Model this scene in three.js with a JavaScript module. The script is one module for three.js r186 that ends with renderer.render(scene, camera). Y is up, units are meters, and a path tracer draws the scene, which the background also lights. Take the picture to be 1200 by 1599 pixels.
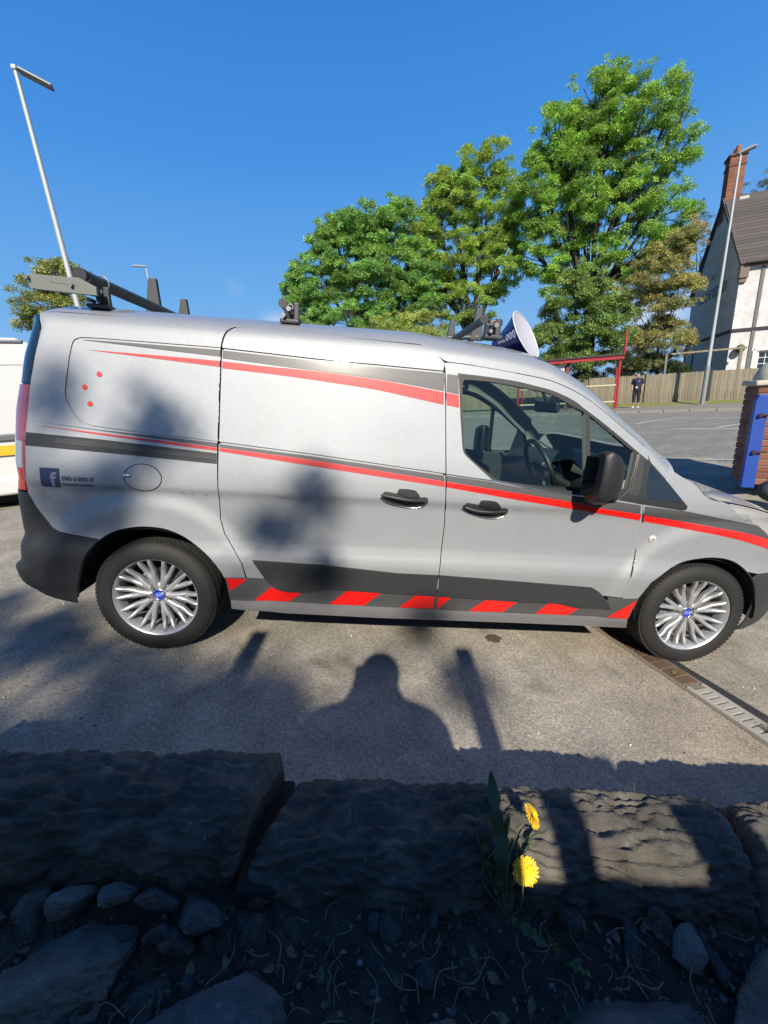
import * as THREE from 'three';
import { mergeGeometries, mergeVertices } from 'three/addons/utils/BufferGeometryUtils.js';
import { RoundedBoxGeometry } from 'three/addons/geometries/RoundedBoxGeometry.js';
import { MarchingCubes } from 'three/addons/objects/MarchingCubes.js';

// ---------------------------------------------------------------- camera, sky, sun, exposure
const clamp = (x, a = 0, b = 1) => Math.min(b, Math.max(a, x));
const scene = new THREE.Scene();
const camera = new THREE.PerspectiveCamera(101.78, 0.75, 0.02, 3000);
const SLOPE = -0.11668;                                   // the driveway runs down to the road: 6.7 degrees
const QS = new THREE.Quaternion().setFromAxisAngle(new THREE.Vector3(0, 0, 1), SLOPE);
const onSlope = (x, y, z) => new THREE.Vector3(x, y, z).applyQuaternion(QS);   // driveway axes -> world
camera.position.copy(onSlope(1.057, 1.424, 2.985));
{
  const e = new THREE.Euler(THREE.MathUtils.degToRad(-14.92), THREE.MathUtils.degToRad(-3.96), THREE.MathUtils.degToRad(3.79), 'YXZ');
  camera.quaternion.copy(QS).multiply(new THREE.Quaternion().setFromEuler(e));
}
const SUNDIR = onSlope(-0.06, 0.715, 1).normalize();       // towards the sun: behind the photographer
const sun = new THREE.DirectionalLight(new THREE.Color(1, 0.91, 0.77), 5);
sun.position.copy(SUNDIR).multiplyScalar(60);
sun.castShadow = true; sun.shadow.radius = 1.3; sun.shadow.mapSize.set(4096, 4096);
Object.assign(sun.shadow.camera, { left: -40, right: 40, top: 40, bottom: -40, near: 1, far: 160 });
scene.add(sun);
{ // a clear spring sky: deep blue overhead, paler towards the horizon, a few low clouds far off
  const w = 512, h = 256, d = new Float32Array(w * h * 4);
  const stops = [[0, [0.31, 0.52, 0.80]], [4, [0.27, 0.51, 0.85]], [12, [0.16, 0.425, 0.84]], [25, [0.065, 0.29, 0.76]], [40, [0.034, 0.195, 0.61]], [65, [0.028, 0.145, 0.48]], [90, [0.025, 0.13, 0.44]]].map(([e, c]) => [e, c.map((v) => v / 1.75)]);
  for (let j = 0; j < h; j++) {
    const el = (j + 0.5) / h * 180 - 90;
    let c;
    if (el <= 0) c = [0.11, 0.11, 0.1];
    else {
      let k = 0; while (k < stops.length - 2 && stops[k + 1][0] < el) k++;
      const t = (el - stops[k][0]) / (stops[k + 1][0] - stops[k][0]);
      c = [0, 1, 2].map((i) => stops[k][1][i] * (1 - t) + stops[k + 1][1][i] * t);
    }
    for (let i = 0; i < w; i++) {
      let q = c;
      if (el > 0 && el < 16) {
        const a = i / w * Math.PI * 2;
        let n = Math.sin(a * 9 + 1.3) * 0.5 + Math.sin(a * 17 + el * 0.35) * 0.4 + Math.sin(a * 31 - el * 0.7 + 2) * 0.3 + Math.sin(a * 53 + el) * 0.18;
        n = Math.max(0, n - 0.25 - Math.abs(el - 6) * 0.1) * 1.1;
        n = Math.min(n, 0.6);
        q = c.map((v, k) => v * (1 - n) + [0.74, 0.78, 0.86][k] / 1.75 * n);
      }
      if (el > 0) { // glow round the unseen sun, added to make the shade less blue
        const az = (i + 0.5) / w * 2 * Math.PI - Math.PI, ce = Math.cos(el * Math.PI / 180), dot = Math.cos(az) * ce * SUNDIR.x + Math.sin(el * Math.PI / 180) * SUNDIR.y + Math.sin(az) * ce * SUNDIR.z, ang = Math.acos(clamp(dot, -1, 1)) * 57.3, gl = 0.7 * Math.exp(-ang / 8) + 0.05 * Math.exp(-ang / 28);
        q = [q[0] + gl, q[1] + gl * 0.93, q[2] + gl * 0.8];
      }
      d.set([q[0], q[1], q[2], 1], (j * w + i) * 4);
    }
  }
  const sky = new THREE.DataTexture(d, w, h, THREE.RGBAFormat, THREE.FloatType);
  sky.mapping = THREE.EquirectangularReflectionMapping; sky.magFilter = THREE.LinearFilter; sky.minFilter = THREE.LinearFilter; sky.needsUpdate = true;
  scene.background = sky; scene.environment = sky;
  scene.environmentIntensity = 1; scene.backgroundIntensity = 1;
}
const renderer = new THREE.WebGLRenderer({ antialias: true });
renderer.setSize(768, 1024);
renderer.toneMapping = THREE.LinearToneMapping;
renderer.toneMappingExposure = 1.75;
renderer.shadowMap.enabled = true; renderer.shadowMap.type = THREE.PCFSoftShadowMap;

// ---------------------------------------------------------------- helpers
const V3 = (x, y, z) => new THREE.Vector3(x, y, z);
const lerp = (a, b, t) => a + (b - a) * t;
const ss = (a, b, x) => { const t = clamp((x - a) / (b - a)); return t * t * (3 - 2 * t); };
let seedNow = 7;
function rng(seed) { let s = seed >>> 0; return () => { s = (s + 0x6D2B79F5) >>> 0; let t = s; t = Math.imul(t ^ (t >>> 15), t | 1); t ^= t + Math.imul(t ^ (t >>> 7), t | 61); return ((t ^ (t >>> 14)) >>> 0) / 4294967296; }; }
const R0 = rng(11);
const hash = (x, y, z) => { let h = Math.imul(x, 374761393) ^ Math.imul(y, 668265263) ^ Math.imul(z, 2147483647 ^ 1274126177); h = Math.imul(h ^ (h >>> 13), 1274126177); return ((h ^ (h >>> 16)) >>> 0) / 4294967296; };
function noise(x, y, z = 0) {
  const X = Math.floor(x), Y = Math.floor(y), Z = Math.floor(z), f = (t) => t * t * (3 - 2 * t), u = f(x - X), v = f(y - Y), w = f(z - Z);
  const c = (i, j, k) => hash(X + i, Y + j, Z + k);
  return lerp(lerp(lerp(c(0, 0, 0), c(1, 0, 0), u), lerp(c(0, 1, 0), c(1, 1, 0), u), v), lerp(lerp(c(0, 0, 1), c(1, 0, 1), u), lerp(c(0, 1, 1), c(1, 1, 1), u), v), w) * 2 - 1;
}
// cells with flat tops: distance to the nearest scattered point
function cells(x, y, z) { const X = Math.floor(x), Y = Math.floor(y), Z = Math.floor(z); let a = 9, b = 9; for (let k = -1; k < 2; k++) for (let j = -1; j < 2; j++) for (let i = -1; i < 2; i++) { const cx = X + i, cy = Y + j, cz = Z + k, d = Math.hypot(cx + hash(cx, cy, cz) - x, cy + hash(cx + 57, cy, cz) - y, cz + hash(cx, cy + 91, cz) - z); if (d < a) { b = a; a = d; } else if (d < b) b = d; } return b - a; }
const fbm = (x, y, z = 0, o = 4) => { let s = 0, a = 0.5, f = 1; for (let i = 0; i < o; i++) { s += a * noise(x * f + i * 17.3, y * f - i * 9.1, z * f + i * 5.7); a *= 0.5; f *= 2.03; } return s; };
const used = new Map();
function numbered(name) { const n = used.get(name) ?? 0; used.set(name, n + 1); return n ? `${name}_${String(n).padStart(3, '0')}` : name; }
function tag(o, label, category, group) { o.userData.label = label; if (category) o.userData.category = category; if (group) o.userData.group = group; return o; }
function thing(name, label, category, pos, quat, group) {
  const o = new THREE.Group(); o.name = numbered(name);
  if (pos) o.position.copy(pos);
  if (quat) o.quaternion.copy(quat);
  tag(o, label, category, group); scene.add(o); return o;
}
function part(name, geo, material, parent) {
  const m = new THREE.Mesh(geo, material); m.name = name; m.castShadow = m.receiveShadow = true; parent.add(m); return m;
}
function single(name, geo, material, label, category, pos, quat, group) {
  const m = new THREE.Mesh(geo, material); m.name = numbered(name); m.castShadow = m.receiveShadow = true;
  if (pos) m.position.copy(pos);
  if (quat) m.quaternion.copy(quat);
  tag(m, label, category, group); scene.add(m); return m;
}
function structure(name, geo, material, pos, quat) {
  const m = new THREE.Mesh(geo, material); m.name = name; m.castShadow = m.receiveShadow = true; m.userData.kind = 'structure';
  if (pos) m.position.copy(pos);
  if (quat) m.quaternion.copy(quat);
  scene.add(m); return m;
}
function copyOf(o, label, group) { const c = o.clone(); c.name = numbered(o.name.replace(/_\d{3}$/, '')); c.userData = { ...o.userData }; if (label) c.userData.label = label; if (group) c.userData.group = group; scene.add(c); return c; }
const lin = (r, g, b) => new THREE.Color().setRGB(r, g, b);
const albedo = (c, metal, more) => { const k = more.transmission >= .7 ? 1 : lerp(0.62, 1, metal); return lin(c[0] * k, c[1] * k, c[2] * k); };
const mat = (c, rough = 0.8, metal = 0, more = {}) => new THREE.MeshStandardMaterial({ color: albedo(c, metal, more), roughness: rough, metalness: metal, side: THREE.DoubleSide, ...more });
const phys = (c, rough, metal, more = {}) => new THREE.MeshPhysicalMaterial({ color: albedo(c, metal, more), roughness: rough, metalness: metal, side: THREE.DoubleSide, ...more });
// computed textures
function dataTex(n, m, fn, srgb, rep) {
  const d = new Uint8Array(n * m * 4);
  for (let j = 0; j < m; j++) for (let i = 0; i < n; i++) { const c = fn(i / n, j / m, i, j); const k = (j * n + i) * 4; d[k] = clamp(c[0]) * 255; d[k + 1] = clamp(c[1]) * 255; d[k + 2] = clamp(c[2]) * 255; d[k + 3] = 255; }
  const t = new THREE.DataTexture(d, n, m); t.wrapS = t.wrapT = THREE.RepeatWrapping; t.magFilter = THREE.LinearFilter; t.minFilter = THREE.LinearMipmapLinearFilter; t.generateMipmaps = true;
  if (srgb) t.colorSpace = THREE.SRGBColorSpace;
  if (rep) t.repeat.set(rep[0], rep[1]);
  t.needsUpdate = true; return t;
}
// noise that tiles over n cells
function tileNoise(u, v, n, seed = 0) {
  const x = u * n, y = v * n, X = Math.floor(x), Y = Math.floor(y), f = (t) => t * t * (3 - 2 * t), a = f(x - X), b = f(y - Y), c = (i, j) => hash((X + i + n) % n, (Y + j + n) % n, seed);
  return lerp(lerp(c(0, 0), c(1, 0), a), lerp(c(0, 1), c(1, 1), a), b);
}
const tileFbm = (u, v, n, o, seed = 0) => { let s = 0, a = 0.5, k = n; for (let i = 0; i < o; i++) { s += a * tileNoise(u, v, k, seed + i * 31); a *= 0.5; k *= 2; } return s / (1 - Math.pow(0.5, o)); };
function canvasTex(w, h, draw) { const c = document.createElement('canvas'); c.width = w; c.height = h; draw(c.getContext('2d'), w, h); const t = new THREE.CanvasTexture(c); t.colorSpace = THREE.SRGBColorSpace; t.anisotropy = 8; return t; }
// geometry helpers
const at = (g, x, y, z, rx = 0, ry = 0, rz = 0, s = 1) => { g.applyMatrix4(new THREE.Matrix4().compose(V3(x, y, z), new THREE.Quaternion().setFromEuler(new THREE.Euler(rx, ry, rz)), Array.isArray(s) ? V3(...s) : V3(s, s, s))); return g; };
const box = (w, h, d, r = 0.01) => (r > 0 ? new RoundedBoxGeometry(w, h, d, 2, Math.min(r, Math.min(w, h, d) * 0.49)) : new THREE.BoxGeometry(w, h, d));
const join = (list) => mergeGeometries(list.map((g) => { const q = g.index ? g.toNonIndexed() : g; for (const k of Object.keys(q.attributes)) if (!['position', 'normal', 'uv'].includes(k)) q.deleteAttribute(k); if (!q.attributes.uv) q.setAttribute('uv', new THREE.BufferAttribute(new Float32Array(q.attributes.position.count * 2), 2)); return q; }));
const tube = (pts, r, seg = 24, rad = 8) => new THREE.TubeGeometry(new THREE.CatmullRomCurve3(pts.map((p) => Array.isArray(p) ? V3(...p) : p)), seg, r, rad, false);
function rod(a, b, r0, r1 = r0, n = 10) { const A = Array.isArray(a) ? V3(...a) : a, B = Array.isArray(b) ? V3(...b) : b, d = B.clone().sub(A), g = new THREE.CylinderGeometry(r1, r0, d.length(), n); g.applyMatrix4(new THREE.Matrix4().compose(A.clone().lerp(B, 0.5), new THREE.Quaternion().setFromUnitVectors(V3(0, 1, 0), d.clone().normalize()), V3(1, 1, 1))); return g; }
// a beam of rectangular section from a to b, w wide across and h high
function beam(a, b, w, h, up = V3(0, 1, 0), r = 0.004) {
  const A = Array.isArray(a) ? V3(...a) : a, B = Array.isArray(b) ? V3(...b) : b, d = B.clone().sub(A), g = box(d.length(), h, w, r), x = d.clone().normalize(), z = x.clone().cross(up).normalize(), y = z.clone().cross(x);
  g.applyMatrix4(new THREE.Matrix4().makeBasis(x, y, z).setPosition(A.clone().lerp(B, 0.5))); return g;
}
function grid(nu, nv, fn, closeU = false) { // fn(u, v) -> [x, y, z]
  const p = [], uv = [], id = [];
  for (let j = 0; j <= nv; j++) for (let i = 0; i <= nu; i++) { const q = fn(i / nu, j / nv); p.push(q[0], q[1], q[2]); uv.push(q[3] ?? i / nu, q[4] ?? j / nv); }
  for (let j = 0; j < nv; j++) for (let i = 0; i < nu; i++) { const a = j * (nu + 1) + i, b = a + 1, c = a + nu + 1, d = c + 1; id.push(a, b, d, a, d, c); }
  const g = new THREE.BufferGeometry(); g.setAttribute('position', new THREE.Float32BufferAttribute(p, 3)); g.setAttribute('uv', new THREE.Float32BufferAttribute(uv, 2)); g.setIndex(id); g.computeVertexNormals(); return g;
}
function colorBy(g, fn) { const p = g.attributes.position, n = g.attributes.normal, c = new Float32Array(p.count * 3); for (let i = 0; i < p.count; i++) { const q = fn(p.getX(i), p.getY(i), p.getZ(i), n ? n.getY(i) : 1); c.set(q, i * 3); } g.setAttribute('color', new THREE.BufferAttribute(c, 3)); return g; }
// ---------------------------------------------------------------- ground, road, pavement
const ROADY = 0.052, TS = Math.tan(SLOPE);
const UX = 0.86, UZ = 0.51;                                // along the road; across it: (UZ, -UX)
function groundY(X, Z) {
  const dx = Math.max(-1.5 - X, 0, X - 3.7), dz = Math.max(-1.3 - Z, 0, Z - 2.4), d = Math.hypot(dx, dz), w = ss(0.05, 3.4, d);
  const v = X * UZ - Z * UX, far = lerp(0.2, ROADY, ss(-4, 3, X)) + 0.3 * ss(24.5, 28.5, v) * ss(8, 14, X);
  return lerp(TS * X, far, w);
}
const speck = dataTex(512, 512, (u, v, i, j) => {
  const a = tileFbm(u, v, 8, 4, 3), b = tileNoise(u, v, 128, 9), c = hash(i, j, 5), s = 0.67 + 0.16 * (a - 0.5) + 0.16 * (b - 0.5) + 0.2 * (c - 0.5), e = tileNoise(u, v, 170, 21);
  const k = e > 0.9 ? 0.16 : e < 0.08 ? -0.16 : 0;
  return [s + k, (s + k) * 0.985, (s + k) * 0.95];
}, true);
const speckBump = dataTex(512, 512, (u, v, i, j) => { const s = 0.5 * tileNoise(u, v, 170, 21) + 0.3 * tileNoise(u, v, 128, 9) + 0.2 * hash(i, j, 5); return [s, s, s]; });
const concrete = mat([1, 1, 1], 0.92, 0, { vertexColors: true, map: speck, bumpMap: speckBump, bumpScale: 0.0022 });
function groundSheet(x0, x1, z0, z1, step, hole) {
  let grime = 1; const nx = Math.round((x1 - x0) / step), nz = Math.round((z1 - z0) / step), p = [], uv = [], col = [], id = [];
  for (let j = 0; j <= nz; j++) for (let i = 0; i <= nx; i++) {
    const X = x0 + i * step, Z = z0 + j * step; p.push(X, groundY(X, Z), Z); uv.push(X / 1.1, Z / 1.1);
    const n = fbm(X * 0.7, Z * 0.7, 1, 4), m = fbm(X * 2.6 + 9, Z * 2.6, 4, 4);
    if (Math.hypot(X - 1.3, Z - 1) < 6) { const st = fbm(X * 1.1 + 3, Z * 1.6, 8, 3), oil = fbm(X * 3.1, Z * 3.1 + 7, 2, 3), cr = Math.abs(noise(X * 1.3 + .5 * fbm(X * 3, Z * 3, 4, 2), Z * 1.3 + .5 * fbm(X * 3 + 9, Z * 3, 4, 2), 6)); grime = 1 - .16 * ss(.1, .45, st) - .22 * ss(.28, .5, oil) - .3 * ss(.028, .004, cr); } else grime = 1;
    const v = X * UZ - Z * UX; let b = 0.79 + 0.13 * n + 0.14 * m, warm = 1 + 0.05 * m;
    const dr = Math.abs((X - 2.95) * 0.97 - (Z - 1) * 0.22); if (Z > 0 && Z < 2.2 && X > 2) { const q = Math.exp(-dr * 3.2) * (0.5 + 0.7 * m); warm += q * 0.22; b *= 1 - 0.14 * q; }
    if (v > 23.5 && X > 6) { const gq = ss(24.4, 25.0, v + 0.8 * m); col.push(lerp(b, 0.52, gq), lerp(b, 0.58, gq), lerp(b, 0.14, gq)); } else col.push(b * 1.09 * warm * grime, b * 1.03 * grime, b * 0.93 / warm * grime);
  }
  for (let j = 0; j < nz; j++) for (let i = 0; i < nx; i++) {
    const X = x0 + (i + 0.5) * step, Z = z0 + (j + 0.5) * step; if (hole && X > hole[0] && X < hole[1] && Z > hole[2] && Z < hole[3]) continue;
    const a = j * (nx + 1) + i, b = a + 1, c = a + nx + 1, d = c + 1; id.push(a, c, d, a, d, b);
  }
  const g = new THREE.BufferGeometry(); g.setAttribute('position', new THREE.Float32BufferAttribute(p, 3)); g.setAttribute('uv', new THREE.Float32BufferAttribute(uv, 2)); g.setAttribute('color', new THREE.Float32BufferAttribute(col, 3)); g.setIndex(id); g.computeVertexNormals(); return g;
}
structure('driveway', groundSheet(-12, 12, -14, 10, 0.08), concrete);
{ // everything else out to the horizon
  const g = groundSheet(-72, 72, -80, 40, 2, [-12, 12, -14, 10]); structure('ground', g, concrete);
  const far = groundSheet(-1500, 1500, -1500, 1500, 60, [-61, 61, -61, 61]); far.translate(0, -0.25, 0); structure('far_ground', far, concrete);
}
const roadY = (X, Z) => groundY(X, Z) + 0.006;
function ribbon(pts, w, dy, nseg = 1) { // a strip of the given width over the ground through points in plan
  const c = new THREE.CatmullRomCurve3(pts.map((p) => V3(p[0], 0, p[1]))), n = nseg * (pts.length - 1) * 8;
  return grid(n, 1, (u, v) => { const q = c.getPoint(u), t = c.getTangent(u), o = (v - 0.5) * w; const X = q.x - t.z * o, Z = q.z + t.x * o; return [X, groundY(X, Z) + dy, Z, u * c.getLength() / 1.1, v * w / 1.1]; });
}
const P2 = (u, v) => [UX * u + UZ * v, UZ * u - UX * v];       // road axes -> plan
{
  const tar = dataTex(256, 256, (u, v, i, j) => { const s = 0.72 + 0.3 * (tileNoise(u, v, 96, 2) - 0.5) + 0.28 * (hash(i, j, 8) - 0.5) + 0.16 * (tileFbm(u, v, 6, 3, 4) - 0.5); return [s, s, s * 0.99]; }, true);
  const asphalt = mat([0.50, 0.48, 0.445], 0.88, 0, { map: tar });
  const g = grid(70, 14, (a, b) => { const [X, Z] = P2(lerp(-70, 80, a), lerp(6.1, 20, b)); return [X, groundY(X, Z) + 0.006, Z, X / 1.4, Z / 1.4]; }); structure('road', g, asphalt);
  const white = mat([0.62, 0.62, 0.58], 0.8);
  const mk = (pts, w) => ribbon(pts, w, 0.011);
  structure('road_marking', join([mk([[12.1, -11.55], [13.6, -10.62], [16.5, -8.8]], 0.12), mk([[10.05, -10.36], [11, -11], [12.06, -11.55]], 0.1), mk([[9.74, -8.23], [10.72, -7.42], [13, -5.9]], 0.12), mk([[10.69, -7.94], [11.52, -8.31], [12.6, -8.5]], 0.1), mk([[2, -6.1], [6.2, -3.74], [7, -3.28], [12, -0.3]], 0.07)]), white);
  // kerbs
  const kerb = mat([0.26, 0.25, 0.23], 0.85);
  const ks = []; for (let u = -40; u < 60; u += 0.92) { const [X, Z] = P2(u, 20.06), b = box(0.9, 0.16, 0.13, 0.015); b.applyMatrix4(new THREE.Matrix4().makeRotationY(-Math.atan2(UZ, UX)).setPosition(X, groundY(X, Z) + 0.035, Z)); ks.push(b); }
  structure('kerb', join(ks), kerb);
  const pv = grid(60, 5, (a, b) => { const [X, Z] = P2(lerp(-40, 60, a), lerp(20.12, 24.6, b)); return [X, groundY(X, Z) + 0.1, Z, X / 1.2, Z / 1.2]; });
  structure('pavement', pv, mat([0.62, 0.6, 0.55], 0.9, 0, { map: speck }));
}
// ---------------------------------------------------------------- the silver van
function pchip(X, Y) { // monotone cubic through the points
  const n = X.length, h = [], d = [], m = new Array(n).fill(0);
  for (let i = 0; i < n - 1; i++) { h.push(X[i + 1] - X[i]); d.push((Y[i + 1] - Y[i]) / h[i]); }
  for (let i = 1; i < n - 1; i++) if (d[i - 1] * d[i] > 0) { const a = 2 * h[i] + h[i - 1], b = h[i] + 2 * h[i - 1]; m[i] = (a + b) / (a / d[i - 1] + b / d[i]); }
  m[0] = d[0]; m[n - 1] = d[n - 2];
  return (x) => {
    if (x <= X[0]) return Y[0];
    if (x >= X[n - 1]) return Y[n - 1];
    let i = 0; while (i < n - 2 && X[i + 1] <= x) i++;
    const t = (x - X[i]) / h[i];
    return (1 + 2 * t) * (1 - t) ** 2 * Y[i] + t * (1 - t) ** 2 * h[i] * m[i] + t * t * (3 - 2 * t) * Y[i + 1] + t * t * (t - 1) * h[i] * m[i + 1];
  };
}
const sideZ = pchip([.15, .20, .24, .30, .36, .40, .47, .56, .59, .64, .68, .77, .88, .905, .925, .945, .97, 1.02, 1.07, 1.14, 1.21, 1.4, 1.55, 1.65, 1.695, 1.72, 1.745, 1.765, 1.78, 1.799, 1.812, 1.822],
  [.866, .877, .887, .902, .906, .912, .916, .920, .917, .906, .900, .897, .8965, .8985, .9065, .909, .9075, .902, .894, .881, .866, .826, .793, .766, .748, .727, .692, .65, .60, .53, .42, 0]);
const creaseY = pchip([-2, 1.3, 1.5, 1.72, 1.88, 2.02, 2.16, 2.27, 2.41, 2.6, 2.73, 5], [1.695, 1.695, 1.677, 1.66, 1.642, 1.615, 1.555, 1.495, 1.39, 1.25, 1.155, 1.05]);
const tailX = pchip([.295, .311, .353, .389, .433, .471, .51, .6, .653, .7, .81, .888, .95, 1.035, 1.25, 1.39, 1.516, 1.624, 1.69, 1.76],
  [-.419, -.503, -.615, -.667, -.684, -.69, -.655, -.644, -.627, -.633, -.635, -.63, -.609, -.616, -.613, -.596, -.581, -.556, -.545, -.606]);
// half width of the body at length x (from the rear axle, forwards) and height y
function bodyZ(x, y) {
  const c = creaseY(x);
  let z = y <= c ? sideZ(y) : sideZ(c) - sideZ(1.695) + sideZ(1.695 + y - c);
  const t = tailX(y) + 0.093 - x;
  if (t > 0) { const q = Math.min(t, 0.119); z -= 0.12 - Math.sqrt(0.0144 - q * q) + Math.max(0, t - 0.119) * 6; }
  const f = Math.max(0, (x - 3.0) / 0.9); z -= 0.34 * f ** 2.5;
  z -= 0.03 * Math.min(1.5, Math.max(0, (x - 1.5) / 1.4)) ** 2 * clamp((y - 1) / 0.7);
  for (const c0 of [0, 3.062]) z += 0.016 * (1 - ss(0.51, 0.62, Math.hypot(x - c0, y - 0.318))) * ss(0.2, 0.32, y);
  return z;
}
const bodyN = (x, y) => { const e = 0.004, n = V3(-(bodyZ(x + e, y) - bodyZ(x - e, y)) / (2 * e), -(bodyZ(x, y + e) - bodyZ(x, y - e)) / (2 * e), 1); return n.normalize(); };
function clipTo(poly, axis, v, keepLess) { // convex polygon against an axis-parallel line
  const out = [], n = poly.length, s = keepLess ? 1 : -1;
  for (let i = 0; i < n; i++) {
    const a = poly[i], b = poly[(i + 1) % n], da = (v - a[axis]) * s, db = (v - b[axis]) * s;
    if (da >= 0) out.push(a);
    if ((da > 0 && db < 0) || (da < 0 && db > 0)) { const t = da / (da - db), q = [lerp(a[0], b[0], t), lerp(a[1], b[1], t)]; q[axis] = v; out.push(q); }
  }
  return out;
}
// a body panel: an outline (with holes) in side view, bent over the body, with a flange turned inwards
function skin(outline, { holes = [], off = 0, flange = 0.012, step = 0.022, side = 1 } = {}) {
  const ring = [outline, ...holes], all = ring.flat(), faces = THREE.ShapeUtils.triangulateShape(outline.map((p) => new THREE.Vector2(...p)), holes.map((h) => h.map((p) => new THREE.Vector2(...p))));
  const pos = [], nor = [], uv = [], id = [], seen = new Map();
  const vert = (x, y, depth = 0, tagk = '') => {
    const k = `${x.toFixed(5)},${y.toFixed(5)},${depth}${tagk}`; let i = seen.get(k); if (i !== undefined) return i;
    const n = bodyN(x, y), z = bodyZ(x, y), o = off - depth; i = pos.length / 3; pos.push(x + n.x * o, y + n.y * o, (z + n.z * o) * side); nor.push(n.x, n.y, n.z * side); uv.push(x, y); seen.set(k, i); return i;
  };
  const tri = (a, b, c) => { if (side > 0) id.push(a, b, c); else id.push(a, c, b); };
  for (const f of faces) {
    let t = f.map((i) => all[i]); const ar = (t[1][0] - t[0][0]) * (t[2][1] - t[0][1]) - (t[2][0] - t[0][0]) * (t[1][1] - t[0][1]); if (Math.abs(ar) < 1e-9) continue; if (ar < 0) t = [t[0], t[2], t[1]];
    const xs = t.map((p) => p[0]), ys = t.map((p) => p[1]);
    for (let gx = Math.floor(Math.min(...xs) / step); gx * step < Math.max(...xs); gx++) {
      const col = clipTo(clipTo(t, 0, gx * step, false), 0, (gx + 1) * step, true); if (col.length < 3) continue;
      const cy = col.map((p) => p[1]);
      for (let gy = Math.floor(Math.min(...cy) / step); gy * step < Math.max(...cy); gy++) {
        const c = clipTo(clipTo(col, 1, gy * step, false), 1, (gy + 1) * step, true); if (c.length < 3) continue;
        const ids = c.map((p) => vert(p[0], p[1])); for (let i = 1; i < ids.length - 1; i++) if (ids[0] !== ids[i] && ids[i] !== ids[i + 1] && ids[0] !== ids[i + 1]) tri(ids[0], ids[i], ids[i + 1]);
      }
    }
  }
  if (flange) for (const rg of ring) {
    for (let i = 0; i < rg.length; i++) {
      const a = rg[i], b = rg[(i + 1) % rg.length], m = Math.max(1, Math.ceil(Math.hypot(b[0] - a[0], b[1] - a[1]) / step));
      for (let k = 0; k < m; k++) {
        const p = [lerp(a[0], b[0], k / m), lerp(a[1], b[1], k / m)], q = [lerp(a[0], b[0], (k + 1) / m), lerp(a[1], b[1], (k + 1) / m)];
        const v0 = vert(...p, 0, 'f'), v1 = vert(...q, 0, 'f'), v2 = vert(...q, flange, 'f'), v3 = vert(...p, flange, 'f'); id.push(v0, v1, v2, v0, v2, v3);
      }
    }
  }
  const g = new THREE.BufferGeometry(); g.setAttribute('position', new THREE.Float32BufferAttribute(pos, 3)); g.setAttribute('normal', new THREE.Float32BufferAttribute(nor, 3)); g.setAttribute('uv', new THREE.Float32BufferAttribute(uv, 2)); g.setIndex(id); return g;
}
const curve = (pts, n = 24, closed = false) => new THREE.SplineCurve(pts.map((p) => new THREE.Vector2(...p))).getPoints(n).map((p) => [p.x, p.y]);
// a line moved sideways (to the left of its direction for d > 0)
function offsetLine(pts, d) { return pts.map((p, i) => { const a = pts[Math.max(0, i - 1)], b = pts[Math.min(pts.length - 1, i + 1)], l = Math.hypot(b[0] - a[0], b[1] - a[1]) || 1; return [p[0] - (b[1] - a[1]) / l * d, p[1] + (b[0] - a[0]) / l * d]; }); }
const onBody = (x, y, o = 0, side = 1) => { const n = bodyN(x, y); return V3(x + n.x * o, y + n.y * o, (bodyZ(x, y) + n.z * o) * side); };
const bodyTube = (pts, r, o, side = 1) => tube(pts.map((p) => onBody(p[0], p[1], o, side)), r, pts.length * 8, 6);

const flake = dataTex(256, 256, (u, v, i, j) => { const s = 0.94 + 0.06 * (tileFbm(u, v, 4, 4, 7) - 0.5) + 0.05 * (hash(i, j, 3) - 0.5); return [s, s, s]; }, true);
const silver = phys([0.365, 0.38, 0.40], 0.60, 0.42, { clearcoat: 0.75, clearcoatRoughness: 0.05, map: flake });
const greyVinyl = phys([0.07, 0.072, 0.074], 0.55, 0, { clearcoat: 0.12, clearcoatRoughness: 0.2 });
const redVinyl = phys([0.62, 0.012, 0.014], 0.55, 0, { clearcoat: 0.12, clearcoatRoughness: 0.15 });
const brightRed = phys([0.85, 0.012, 0.008], 0.32, 0, { clearcoat: 0.35, clearcoatRoughness: 0.15 });
const plastic = mat([0.016, 0.017, 0.019], 0.5);
const greyPlastic = mat([0.035, 0.036, 0.038], 0.5);
const sillMat = phys([0.2, 0.2, 0.21], 0.38, 0.1, {});
const darkIn = mat([0.008, 0.008, 0.009], 0.9);
const cabinMat = mat([0.02, 0.022, 0.026], 0.8);
const rubber = mat([0.012, 0.012, 0.012], 0.6);
const tint = phys([0.72, 0.84, 0.78], 0.0, 0, { transmission: 1, thickness: 0, ior: 1.5 });
const darkGlass = phys([0.012, 0.016, 0.02], 0.06, 0, { clearcoat: 1, clearcoatRoughness: 0.03 });
const chrome = mat([0.75, 0.75, 0.74], 0.22, 1);
const alloy = mat([0.50, 0.51, 0.53], 0.38, 0.7);

const van = thing('panel_van', 'silver panel van with red and grey side stripes parked along the stone wall', 'van', V3(0, 0, 0), QS);

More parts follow.
